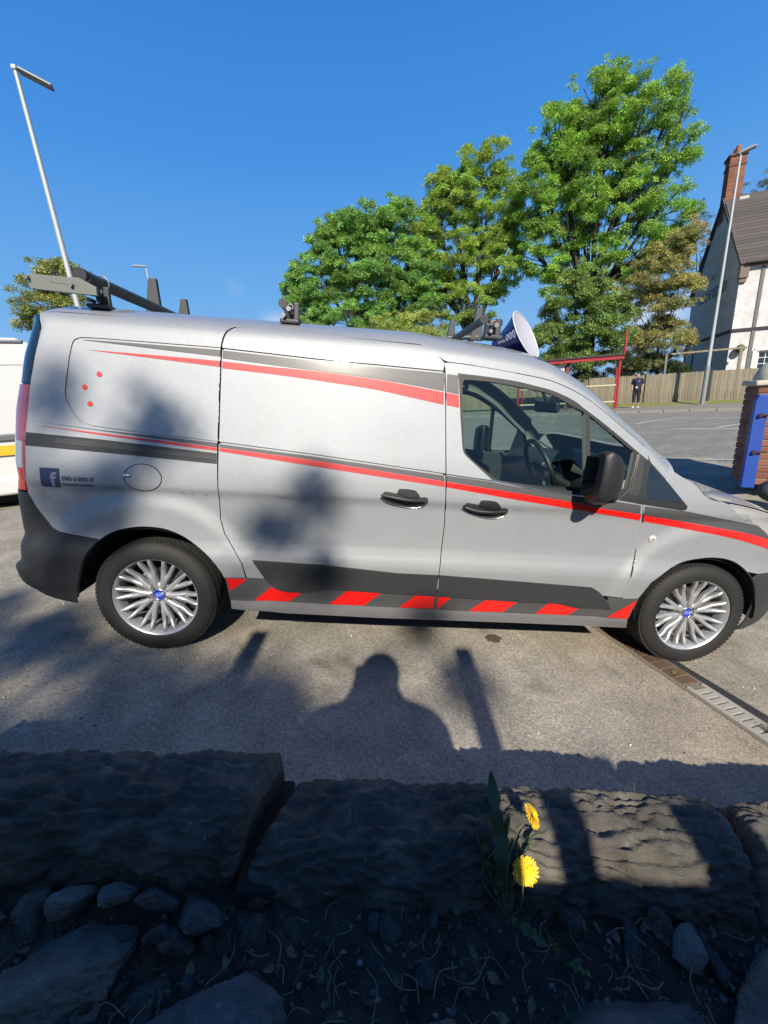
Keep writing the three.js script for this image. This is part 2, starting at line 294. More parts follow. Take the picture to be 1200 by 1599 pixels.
// outlines in side view, measured from the rear axle on the ground
const archR = curve([[-.376, .30], [-.376, .327], [-.352, .427], [-.321, .524], [-.282, .597], [-.226, .658], [-.151, .705], [-.056, .730], [.020, .735], [.101, .726], [.182, .693], [.258, .640], [.324, .581], [.373, .508], [.396, .450], [.408, .40], [.409, .34]], 44);
const archF = curve([[2.664, .237], [2.656, .436], [2.711, .549], [2.807, .629], [2.887, .673], [2.997, .697], [3.067, .701], [3.134, .694], [3.210, .669], [3.292, .614], [3.345, .555], [3.385, .488], [3.403, .42], [3.403, .376], [3.396, .320], [3.398, .219]], 44);
const doorRear = [[.364, 1.623], [.364, 1.411], [.365, 1.167], [.365, .958], [.369, .789], [.390, .713], [.429, .648], [.480, .562], [.500, .484]];
const doorTop = [...curve([[.364, 1.623], [.374, 1.674], [.391, 1.708], [.422, 1.729]], 8), [.683, 1.731], [1.005, 1.718], [1.34, 1.709], ...curve([[1.363, 1.706], [1.395, 1.692], [1.468, 1.629]], 6)];
const pillar = [[1.470, 1.629], [1.488, 1.379], [1.517, .952], [1.527, .811], [1.521, .552], [1.515, .449]];
const seam = curve([[1.470, 1.632], [1.567, 1.628], [1.717, 1.615], [1.870, 1.599], [2.007, 1.581], [2.112, 1.551], [2.219, 1.505], [2.328, 1.439], [2.441, 1.361], [2.548, 1.286], [2.577, 1.258], [2.588, 1.209]], 40);
const frameTop = curve([[1.536, 1.583], [1.669, 1.578], [1.821, 1.567], [1.923, 1.552], [2.018, 1.536], [2.088, 1.516], [2.168, 1.483], [2.223, 1.447], [2.333, 1.381], [2.445, 1.305], [2.527, 1.248]], 30);
const windowBack = [[1.545, 1.545], [1.563, 1.373], [1.584, 1.217], ...curve([[1.590, 1.198], [1.603, 1.180], [1.64, 1.15]], 4), [1.735, 1.077], ...curve([[1.747, 1.068], [1.766, 1.061], [1.80, 1.056]], 4), [2.020, 1.027], [2.240, 1.007]];
const glassLine = [...curve([[1.567, 1.545], [1.57, 1.437], [1.590, 1.280], [1.597, 1.215], [1.611, 1.187], [1.661, 1.145], [1.745, 1.090], [1.784, 1.066], [1.866, 1.058]], 26), [2.243, 1.024], [2.474, 1.055], [2.483, 1.11], [2.500, 1.219], [2.502, 1.249], ...curve([[2.446, 1.285], [2.334, 1.364], [2.235, 1.424], [2.170, 1.454], [2.090, 1.492], [2.011, 1.520], [1.923, 1.532], [1.822, 1.544], [1.721, 1.553], [1.575, 1.555]], 22)];
const fenderGap = [[2.577, .978], [2.596, .921], [2.608, .877], [2.611, .799], [2.603, .663], [2.584, .562], [2.567, .446]];
const bumpLine = [[-.556, .882], [-.525, .804], [-.462, .706], [-.426, .687], [-.363, .678], [-.299, .669], [-.226, .658]];
const tailEdge = [[-.505, 1.727], ...curve([[-.497, 1.70], [-.486, 1.679], [-.477, 1.653], [-.485, 1.60]], 6), [-.500, 1.523], [-.520, 1.393], [-.531, 1.254], [-.540, 1.167], [-.542, 1.026], [-.550, .935], [-.556, .882]];
const groove = [...curve([[.356, 1.1755], [-.10, 1.2035], [-.187, 1.210], [-.261, 1.223], [-.318, 1.276], [-.353, 1.343], [-.354, 1.404]], 30), ...curve([[-.339, 1.534], [-.328, 1.593], [-.312, 1.613], [-.265, 1.621], [-.1, 1.6215]], 14), [.356, 1.619]];
const grooveUp = [[.372, 1.619], [.8, 1.601], [1.462, 1.5855]], grooveLow = [[.372, 1.1735], [.82, 1.1405], [1.494, 1.081]];
const bonnetEdge = curve([[2.735, 1.158], [2.80, 1.124], [2.862, 1.096], [2.909, 1.051], [2.955, 1.024], [3.055, 1.009], [3.166, .993], [3.284, .970], [3.40, .938], [3.55, .86]], 26);
const lampEdge = curve([[3.064, 1.002], [3.106, .970], [3.157, .935], [3.282, .893], [3.325, .869], [3.401, .812], [3.48, .735]], 14);

for (const side of [1, -1]) {
  const o = { side };
  // rear quarter with its blind window
  const back = archR.filter((p) => p[1] >= .655 || p[0] > 0).filter((p) => p[1] > .48);
  const quarterOuter = [...tailEdge, ...bumpLine.slice(1), ...back, [.40, .480], [.494, .484], ...doorRear.slice().reverse().slice(1).map((p) => [p[0] - .0035, p[1]])];
  const topRun = [...doorTop.slice(1, 9).map((p) => [p[0] - .007, p[1] + .004]), [.43, 1.737], [.1, 1.74], [-.2, 1.74], [-.44, 1.738]];
  const quarter = part('rear_quarter_panel', skin([...quarterOuter.slice(0, -3), [.358, 1.167], ...offsetLine(groove, .006), [.358, 1.6245], ...topRun], o), silver, van);
  part('blind_window_panel', skin([...offsetLine(groove, -.005), [.358, 1.614], [.358, 1.181]], o), silver, quarter);
  part('panel_groove', skin([...offsetLine(groove, -.018), ...offsetLine(groove, .018).reverse()], { side, off: -.006, flange: 0 }), silver, quarter);
  // sliding door in three fields
  const dr = doorRear.map((p) => [p[0] + .001, p[1]]), pl = pillar.map((p) => [p[0] - .003, p[1]]);
  const door = part('sliding_door', join([
    skin([[.367, 1.624], ...offsetLine(grooveUp, .005), ...doorTop.slice(1).reverse()], o),
    skin([[.367, 1.614], [.367, 1.180], ...offsetLine(grooveLow, .005), [1.504, 1.085], [1.485, 1.379], [1.468, 1.5805], ...offsetLine(grooveUp, -.005).reverse()], o),
    skin([...offsetLine(grooveLow, -.005).reverse(), ...dr.slice(2), [.584, .475], [1.512, .445], ...pl.slice(2).reverse(), [1.504, 1.076]], o)]), silver, van);
  part('panel_groove', join([grooveUp, grooveLow].map((l) => skin([...offsetLine(l, -.03), ...offsetLine(l, .03).reverse()], { side, off: -.008, flange: 0 }))), silver, door);
  // front door
  const fd = part('front_door', skin([...pillar.map((p) => [p[0] + .004, p[1]]).reverse(), ...seam.slice(1), [2.578, 1.214], [2.531, 1.2455], ...frameTop.slice(0, -1).reverse(), ...windowBack, [2.436, .992], [2.576, .978], ...fenderGap.slice(1).map((p) => [p[0] - .0045, p[1]])], o), silver, van);
  part('window_frame', skin([...frameTop, [2.520, 1.20], [2.492, 1.05], [2.436, .994], ...windowBack.slice().reverse()].map((p) => p), { side, off: -.002, holes: [glassLine], flange: .02 }), rubber, fd);
  part('window_glass', skin(glassLine, { side, off: -.008, flange: 0 }), tint, fd);
  part('window_divider', skin([[2.219, 1.442], [2.248, 1.425], [2.285, 1.03], [2.258, 1.03]], { side, off: -.004, flange: .03 }), rubber, fd);
  // front wing
  const wing = part('front_wing', skin([...fenderGap.map((p) => [p[0] + .0045, p[1]]).reverse(), [2.802, .957], [2.831, .960], [2.834, .978], [2.767, 1.039], [2.695, 1.110], ...bonnetEdge.filter((p) => p[0] < 3.06), ...lampEdge, [3.50, .72], [3.56, .60], [3.452, .607], [3.366, .607], ...archF.filter((p) => p[1] >= .606).reverse(), [2.711, .549], [2.660, .444], [2.574, .440]], o), silver, van);
  // black corner trim between the door and the windscreen
  part('corner_trim', skin([[2.535, 1.2415], [2.588, 1.205], [2.695, 1.110], [2.767, 1.039], [2.829, .980], [2.826, .963], [2.802, .959], [2.576, .980], [2.436, .995], [2.494, 1.05], [2.50, 1.11]], { side, off: .003, flange: .02 }), plastic, van);
  part('sail_panel', skin([[2.536, 1.232], [2.560, 1.218], [2.553, 1.08], [2.535, 1.018], [2.50, 1.03], [2.510, 1.11]], { side, off: .006, flange: .006 }), greyPlastic, van);
  part('corner_glass', skin([[2.594, 1.19], [2.695, 1.099], [2.757, 1.038], [2.80, .997], [2.60, 1.015], [2.585, 1.10]], { side, off: .006, flange: .004 }), darkGlass, van);
  // rear pillar glass strip, tail lamp
  const edge = (y) => tailX(y) - .02;
  const strip = (y0, y1, xin, n = 12) => { const a = []; for (let i = 0; i <= n; i++) { const y = lerp(y0, y1, i / n); a.push([edge(y), y]); } return a; };
  part('rear_pillar_trim', skin([...tailEdge.filter((p) => p[1] > 1.40).map((p) => [p[0] - .006, p[1] - .008]), [-.524, 1.395], ...strip(1.395, 1.712)], { side, flange: .004, step: .014 }), darkGlass, van);
  const lampRed = phys([0.32, 0.09, 0.12], 0.12, 0, { clearcoat: 1, clearcoatRoughness: 0.05 }), lampClear = phys([0.42, 0.42, 0.42], 0.15, 0.3, { clearcoat: 1 }), lampHot = phys([0.6, 0.02, 0.02], 0.12, 0, { clearcoat: 1, emissive: 0x000000 });
  const tl = part('tail_lamp', skin([[-.526, 1.39], [-.537, 1.254], [-.546, 1.167], [-.548, 1.13], ...strip(1.13, 1.39)], { side, off: .004, flange: .01, step: .014 }), lampRed, van);
  part('reversing_lens', skin([[-.556, 1.128], [-.558, 1.0], ...strip(1.0, 1.128, 0, 6)], { side, off: .004, flange: .01, step: .014 }), lampClear, tl);
  part('tail_lamp_strip', skin([[-.548, 1.128], [-.549, .94], ...[[-.556, .94], [-.555, 1.128]]], { side, off: .004, flange: .01, step: .014 }), lampRed, tl);
  part('brake_lens', skin([[-.572, .998], [-.571, .94], [-.552, .938], [-.560, .89], ...strip(.89, .998, 0, 5)], { side, off: .004, flange: .01, step: .014 }), lampHot, tl);
  // bumpers
  const bs = []; for (let i = 0; i <= 26; i++) { const y = lerp(.30, .88, i / 26); bs.push([tailX(y) - .022, y]); }
  part('rear_bumper', skin([...bumpLine.map((p) => [p[0], p[1] - .004]), ...archR.filter((p) => p[1] < .655 && p[0] < 0).reverse(), ...bs], { side, off: .004, flange: .008, step: .016 }), plastic, van);
  part('front_bumper', skin([[3.366, .603], [3.452, .603], [3.56, .595], [3.70, .58], [3.80, .50], [3.80, .34], [3.66, .26], [3.503, .225], [3.463, .214], ...archF.filter((p) => p[0] > 3.3 && p[1] < .585).reverse()], { side, off: .002, flange: .008 }), greyPlastic, van);
  // lower side: cladding, rocker, sill
  const claddingTop = [[.529, .579], [.897, .568], [1.296, .537], [1.515, .535], [1.910, .518], [2.385, .496]];
  part('side_cladding', join([
    skin([...claddingTop.slice(0, 3), [1.514, .5355], [1.518, .409], [1.213, .418], [.950, .427], [.900, .425], [.800, .402], [.700, .405], [.652, .416], [.603, .463]], { side, off: .010, flange: .014 }),
    skin([[1.522, .5355], ...claddingTop.slice(4), ...curve([[2.436, .468], [2.490, .418], [2.522, .368]], 4), [2.303, .369], [2.208, .391], [1.985, .393], [1.525, .409]], { side, off: .010, flange: .014 })]), greyPlastic, van);
  part('rocker_panel', skin([[.394, .482], [.500, .477], [.584, .472], [.602, .455], [.66, .43], [1.2, .43], [2.2, .40], [2.50, .42], [2.490, .437], [2.658, .440], [2.640, .31], [2.535, .311], [2.090, .314], [1.713, .317], [1.2, .328], [.942, .332], [.534, .345], [.409, .348]], { side, off: .002, flange: .01 }), greyVinyl, van);
  part('sill', skin([[.411, .345], [.534, .342], [.942, .329], [1.512, .325], [2.090, .311], [2.535, .308], [2.636, .306], [2.662, .235], [2.454, .238], [1.959, .244], [1.521, .247], [1.215, .249], [.698, .262], [.414, .290]], { side, off: .0, flange: .05 }), sillMat, van);
  // stripes
  const V = (poly, m, name, parent, of = .0022) => part(name, skin(poly, { side, off: of, flange: 0 }), m, parent);
  V([[-.29, 1.6125], ...curve([[-.1, 1.6035], [.1, 1.593], [.358, 1.5815]], 6), [.358, 1.6125], [-.1, 1.615], [-.262, 1.6145]], greyVinyl, 'grey_stripe', quarter);
  V([[-.267, 1.569], ...curve([[-.1, 1.5595], [.1, 1.548], [.358, 1.5325]], 6), [.358, 1.5605], [.1, 1.565]], redVinyl, 'red_stripe', quarter);
  V([[-.522, 1.226], [-.187, 1.200], [.358, 1.1715], [.358, 1.1505], [-.1, 1.189]], greyVinyl, 'grey_stripe', quarter);
  V([[-.505, 1.2065], [-.2, 1.186], [.358, 1.149], [.358, 1.1335], [-.2, 1.178]], redVinyl, 'red_stripe', quarter);
  V([[.370, 1.611], [.370, 1.5745], ...curve([[.697, 1.5535], [.908, 1.544], [1.197, 1.522], [1.470, 1.491]], 10), [1.472, 1.5775], [.8, 1.593]], greyVinyl, 'grey_stripe', door);
  V([[.370, 1.5595], [.370, 1.5275], ...curve([[.595, 1.517], [.836, 1.501], [1.124, 1.476], [1.298, 1.451], [1.474, 1.4245]], 12), [1.470, 1.4845], ...curve([[1.197, 1.518], [1.014, 1.533], [.834, 1.544], [.594, 1.549]], 10)], redVinyl, 'red_stripe', door);
  V([[.370, 1.1665], [.370, 1.1515], [.821, 1.1175], [1.503, 1.0465], [1.498, 1.074], [.82, 1.1335]], greyVinyl, 'grey_stripe', door);
  V([[.370, 1.149], [.370, 1.1325], [.822, 1.086], [1.506, 1.017], [1.503, 1.0445], [.821, 1.1155]], redVinyl, 'red_stripe', door);
  V([[1.482, 1.575], [1.484, 1.490], [1.548, 1.4805], [1.540, 1.572]], greyVinyl, 'grey_stripe', fd);
  V([[1.484, 1.484], [1.489, 1.424], [1.554, 1.4145], [1.548, 1.4765]], redVinyl, 'red_stripe', fd);
  V([[1.509, 1.074], [1.513, 1.0455], [1.867, 1.0085], [2.245, .9685], [2.371, .947], [2.573, .929], [2.568, .974], [2.411, .989], [2.240, 1.002], [2.020, 1.022], [1.863, 1.040], [1.747, 1.056]], greyVinyl, 'grey_stripe', fd);
  V([[1.513, 1.043], [1.516, 1.016], [1.871, .972], [2.252, .930], [2.371, .915], [2.588, .888], [2.584, .925], [2.371, .945], [2.245, .967], [1.867, 1.007]], brightRed, 'red_stripe', fd);
  V([[2.599, .924], [2.592, .970], [2.827, .955], ...curve([[3.012, .929], [3.240, .895], [3.309, .875], [3.398, .822], [3.45, .77]], 10), ...curve([[3.405, .803], [3.201, .849], [3.028, .872], [2.833, .895]], 8)], greyVinyl, 'grey_stripe', wing);
  V([[2.600, .922], [2.609, .885], [2.840, .856], ...curve([[3.034, .833], [3.213, .800], [3.421, .743], [3.50, .70]], 10), ...curve([[3.48, .755], [3.405, .801], [3.201, .847], [3.028, .870], [2.833, .893]], 10)], brightRed, 'red_stripe', wing);
  // red blocks along the sill
  const blocks = [[[.397, .478], [.496, .477], [.497, .469], [.414, .405]], [[.622, .427], [.652, .416], [.70, .405], [.790, .401], [.715, .342], [.534, .347]], [[1.026, .420], [1.213, .416], [1.124, .333], [.932, .334]], [[1.401, .407], [1.508, .407], [1.508, .328], [1.318, .328]], [[1.53, .404], [1.601, .402], [1.535, .326], [1.53, .326]], [[1.798, .397], [1.982, .389], [1.905, .321], [1.712, .319]], [[2.158, .389], [2.226, .391], [2.300, .368], [2.338, .357], [2.287, .315], [2.095, .318]], [[2.652, .436], [2.630, .312], [2.514, .318]]];
  for (const b of blocks) V(b, brightRed, 'red_block', van, .0045);
  // highlight under the side window, put in as a thin chrome tube
  part('waist_highlight', bodyTube([[1.512, 1.083], [1.66, 1.070], [1.78, 1.060], [2.02, 1.0255], [2.24, 1.006], [2.43, .993]], .0032, .003, side), chrome, fd);
  // dark shell behind the gaps, closed off from the cab
  part('inner_shell', skin([[-.50, 1.70], [-.55, .9], [-.40, .70], [-.24, .70], ...archR.filter((p) => p[1] > .6), [.45, .5], [.6, .42], [1.53, .40], [1.54, .95], [1.50, 1.64], [1.38, 1.70]], { side, off: -.03, flange: 0 }), darkIn, van);
  part('inner_shell', skin([[1.50, .42], [1.50, 1.02], [1.75, 1.0], [2.24, .97], [2.44, .96], [2.60, .95], [2.80, .94], [3.05, .90], [3.2, .75], ...archF.filter((p) => p[1] > .6).reverse().map((p) => [p[0], p[1] + .01]), [2.7, .56], [2.6, .43]], { side, off: -.03, flange: 0 }), darkIn, van);
  // sliding-door rail
  if (true) {
    const rail = part('door_rail', skin([[-.535, 1.170], [-.187, 1.156], [.358, 1.1215], [.358, 1.071], [-.186, 1.096], [-.538, 1.109]], { side, off: .0035, flange: .008 }), plastic, quarter);
    part('rail_channel', skin([[-.40, 1.153], [-.187, 1.142], [.352, 1.108], [.352, 1.088], [-.186, 1.116], [-.40, 1.126]], { side, off: .0065, flange: .004 }), greyPlastic, quarter);
  }
}
// roof, pillars, windscreen, bonnet, tail
const yStart = (x) => x < 1.34 ? lerp(1.742, 1.713, clamp((x + .2) / 1.54)) : x < 2.588 ? seamAt(x) + .004 : x < 2.695 ? lerp(1.211, 1.114, (x - 2.588) / .107) : lerp(1.114, 1.160, (x - 2.695) / .04);
function seamAt(x) { if (x < 1.47) return lerp(1.713, 1.634, (x - 1.34) / .13); for (let i = 0; i < seam.length - 1; i++) if (seam[i + 1][0] >= x) { const a = seam[i], b = seam[i + 1]; return lerp(a[1], b[1], (x - a[0]) / (b[0] - a[0] || 1)); } return 1.209; }
// the closed upper body: s runs from 0 at the side seam to 1 on the centre line
function topPoint(x, s, side) {
  const y0 = yStart(x), y1 = creaseY(x) + .127, k = 1 - (1 - s) ** 2.6; let y = lerp(y0, y1, k), z = bodyZ(x, y);
  if (s > .72) { const q = (s - .72) / .28, yq = lerp(y0, y1, 1 - .28 ** 2.6), zq = bodyZ(x, yq); z = zq * (1 - q); y = yq + (y1 - yq) * (1 - (1 - q) ** 2); }
  if (x < -.40) y -= .055 * ((-.40 - x) / .2) ** 2.4;
  return [x, y, z * side];
}
const edgeS = .30;                                          // the pillar is the outer 30 percent of the run
const screenTop = (s) => 1.98 - .16 * ss(.25, 1, s);         // the windscreen starts further back on the centre line
for (const side of [1, -1]) {
  const sk = (g) => g;
  part('roof', sk(grid(120, 26, (u, v) => { const xe = screenTop(v), x = lerp(-.605, xe, u); return topPoint(x, v, side); })), silver, van);
  part('windscreen_pillar', grid(50, 8, (u, v) => topPoint(lerp(screenTop(v * edgeS), 2.735, u), v * edgeS, side)), silver, van);
  part('headlining', grid(60, 12, (u, v) => { const q = topPoint(lerp(-.5, screenTop(v) - .01, u), lerp(.2, 1, v), side); return [q[0], q[1] - .035, q[2] * .97]; }), cabinMat, van);
  part('pillar_lining', grid(30, 6, (u, v) => { const s = v * edgeS, q = topPoint(lerp(1.95, 2.70, u), s, side); return [q[0] - .01, q[1] - .03, q[2] * .955]; }), mat([0.30, 0.32, 0.3], 0.75), van);
  // grey line where roof and door frame meet
  part('windscreen', grid(40, 14, (u, v) => { const s = lerp(edgeS, 1, v), q = topPoint(lerp(screenTop(s), 2.735, u), s, side); const f = ss(.35, 1, s) * u; return [q[0] + .16 * f, q[1] - .05 * f, q[2]]; }), tint, van);
  // bonnet and cowl
  const be = (x) => { for (let i = 0; i < bonnetEdge.length - 1; i++) if (bonnetEdge[i + 1][0] >= x) { const a = bonnetEdge[i], b = bonnetEdge[i + 1]; return lerp(a[1], b[1], (x - a[0]) / (b[0] - a[0] || 1)); } return .86; };
  part('bonnet', grid(40, 20, (u, v) => {
    const x = lerp(2.865, 3.55, u) + .17 * v ** 1.6 * u + .03 * v, xe = lerp(2.865, 3.55, u), y0 = be(xe) + .006, z0 = bodyZ(xe, be(xe)) - .004; return [x, y0 + (lerp(.012, .045, u * (1 - u) * 4) ) * (1 - (1 - v) ** 2.2) + .012 * ss(0, .12, v), z0 * (1 - v) * side];
  }), silver, van);
  part('cowl', grid(10, 16, (u, v) => { const a = topPoint(2.73, lerp(edgeS, 1, v), side), f = ss(.35, 1, lerp(edgeS, 1, v)), b = [2.90, be(2.90) + .01, .84 * (1 - v) * side]; return [lerp(a[0] + .16 * f, b[0] + .05 * v, u), lerp(a[1] - .05 * f, b[1], u) - .012, lerp(a[2], b[2], u)]; }), plastic, van);
  // headlamp
  const hl = part('headlamp', skin([...lampEdge, [3.56, .735], [3.60, .80], [3.55, .868], ...bonnetEdge.filter((p) => p[0] > 3.07 && p[0] < 3.54).reverse()], { side, off: -.004, flange: .02 }), phys([0.85, 0.87, 0.88], 0.03, 0, { transmission: .75, thickness: 0, clearcoat: 1 }), van);
  part('lamp_reflector', skin([[3.10, .985], [3.18, .935], [3.29, .905], [3.40, .84], [3.54, .78], [3.54, .85], [3.39, .935], [3.2, .978]], { side, off: -.05, flange: .03 }), mat([0.5, 0.5, 0.5], 0.25, .9), hl);
  // wheel housings
  for (const [cx, arch, r] of [[0.01, archR, .40], [3.035, archF, .365]]) {
    part('wheel_housing', grid(28, 4, (u, v) => { const a = lerp(-.02, Math.PI + .02, u); return [cx + Math.cos(a) * (r + .012), .33 + Math.sin(a) * (r - .012), lerp(.90, .55, v) * side]; }), darkIn, van);
    part('wheel_housing', grid(24, 6, (u, v) => { const a = lerp(-.25, Math.PI + .25, u); return [cx + Math.cos(a) * (r + .02) * v, .33 + Math.sin(a) * (r - .012) * v, .55 * side]; }), darkIn, van);
    part('arch_lip', bodyTube(arch.filter((p) => p[1] > .32).filter((p, i) => i % 2 === 0), .006, -.006, side), cx < 1 ? plastic : plastic, van);
  }
}
{ // tail doors, floor, underside, nose
  part('tail_door', grid(20, 24, (u, v) => { const y = lerp(.90, 1.755, v), x = tailX(y) - .022, z = bodyZ(x, Math.min(y, 1.735)); const w = lerp(z, -z, u); return [x - .03 * (1 - (w / z) ** 2), y, w]; }), silver, van);
  part('rear_bumper_face', grid(12, 8, (u, v) => { const y = lerp(.30, .895, v), x = tailX(y) - .02, z = bodyZ(x, y); const w = lerp(z, -z, u); return [x - .05 * (1 - (w / z) ** 2), y, w]; }), plastic, van);
  part('nose', grid(24, 16, (u, v) => { const y = lerp(.26, .86, v), x = 3.55 + .22 * (1 - Math.abs(v - .35)) , z = bodyZ(Math.min(x, 3.78), y), w = lerp(z, -z, u); return [x + .14 * (1 - (w / z) ** 2), y, w]; }), greyPlastic, van);
  part('underbody', join([at(box(2.2, .06, 1.56, .01), 1.55, .25, 0), at(box(.9, .06, 1.2, .01), 0, .30, 0), at(box(1.2, .06, 1.2, .01), 3.1, .30, 0), rod([0, .31, -.78], [0, .31, .78], .05), rod([3.062, .31, -.78], [3.062, .31, .78], .04)]), darkIn, van);
  // exhaust
  part('exhaust_pipe', tube([[-.55, .26, -.45], [-.2, .28, -.4], [.6, .24, -.3]], .028), mat([.2, .19, .18], .5, .8), van);
}
{ // cab: bulkhead, dashboard, steering wheel, seats, mirror
  part('bulkhead', at(box(.03, 1.25, 1.5, .01), 1.50, 1.02, 0), cabinMat, van);
  part('cab_floor', at(box(1.6, .04, 1.6, .01), 2.2, .48, 0), cabinMat, van);
  const dash = part('dashboard', grid(24, 30, (u, v) => { const z = lerp(.80, -.80, v), a = u; const p = curveDash(a); return [p[0] + .05 * Math.cos(z * 1.6), p[1] + .02 * Math.exp(-(((z - .38) / .2) ** 2)), z]; }), cabinMat, van);
  function curveDash(t) { const P = [[2.55, .55], [2.40, .62], [2.36, .85], [2.38, 1.0], [2.46, 1.075], [2.62, 1.105], [2.78, 1.10]]; const c = new THREE.SplineCurve(P.map((p) => new THREE.Vector2(...p))).getPoint(t); return [c.x, c.y]; }
  part('instrument_hood', at(new THREE.CylinderGeometry(.14, .16, .16, 20, 1, true, 0, Math.PI), 2.43, 1.06, .38, 0, 0, Math.PI / 2 - .3, [1, 1, 1]), plastic, dash);
  const sw = new THREE.Group(); sw.name = 'steering_wheel'; sw.position.set(2.21, 1.07, .40); sw.rotation.set(0, Math.PI / 2, 0); sw.rotateX(-.42); van.add(sw);
  part('wheel_rim', new THREE.TorusGeometry(.185, .015, 10, 40), mat([.02, .02, .02], .45), sw);
  part('hub', at(box(.14, .11, .05, .02), 0, 0, .01), plastic, sw);
  part('wheel_spoke', join([at(box(.3, .03, .02, .008), 0, .02, 0), at(box(.03, .17, .02, .008), 0, -.09, 0)]), mat([.25, .25, .25], .35, .6), sw);
  part('steering_column', rod([2.21, 1.07, .40], [2.45, .95, .40], .035, .05), plastic, van);
  for (const z of [.40, -.40]) {
    const seat = new THREE.Group(); seat.name = 'seat'; seat.position.set(1.78, .55, z); van.add(seat);
    part('cushion', at(box(.50, .16, .48, .06), .10, .12, 0, 0, 0, .1), mat([.018, .02, .025], .9), seat);
    part('backrest', at(box(.14, .60, .46, .06), -.18, .42, 0, 0, 0, .18), mat([.018, .02, .025], .9), seat);
    part('headrest', at(box(.10, .18, .26, .05), -.25, .80, 0, 0, 0, .15), mat([.018, .02, .025], .9), seat);
  }
  const im = part('interior_mirror', at(box(.04, .075, .25, .02), 2.37, 1.455, .0, 0, .25, .1), plastic, van);
  part('mirror_arm', rod([2.37, 1.48, 0], [2.30, 1.60, 0], .012), plastic, im);
  part('sun_visor', at(box(.20, .018, .42, .008), 2.12, 1.60, .36, 0, 0, -.5), mat([.45, .47, .45], .7), van);
  part('dash_paper', at(new THREE.PlaneGeometry(.22, .15), 2.64, 1.125, .12, -Math.PI / 2 + .2, 0, .3), mat([.75, .76, .74], .8, 0, { map: canvasTex(128, 96, (c, w, h) => { c.fillStyle = '#f4f4f0'; c.fillRect(0, 0, w, h); c.fillStyle = '#b04038'; c.fillRect(10, 8, 40, 12); c.fillStyle = '#666'; for (let i = 0; i < 6; i++) c.fillRect(10, 30 + i * 10, 50 + (i * 37) % 58, 4); }) }), van);
  for (const side of [1, -1]) part('door_card', at(box(.95, .55, .05, .02), 2.02, .76, .80 * side), cabinMat, van);
}
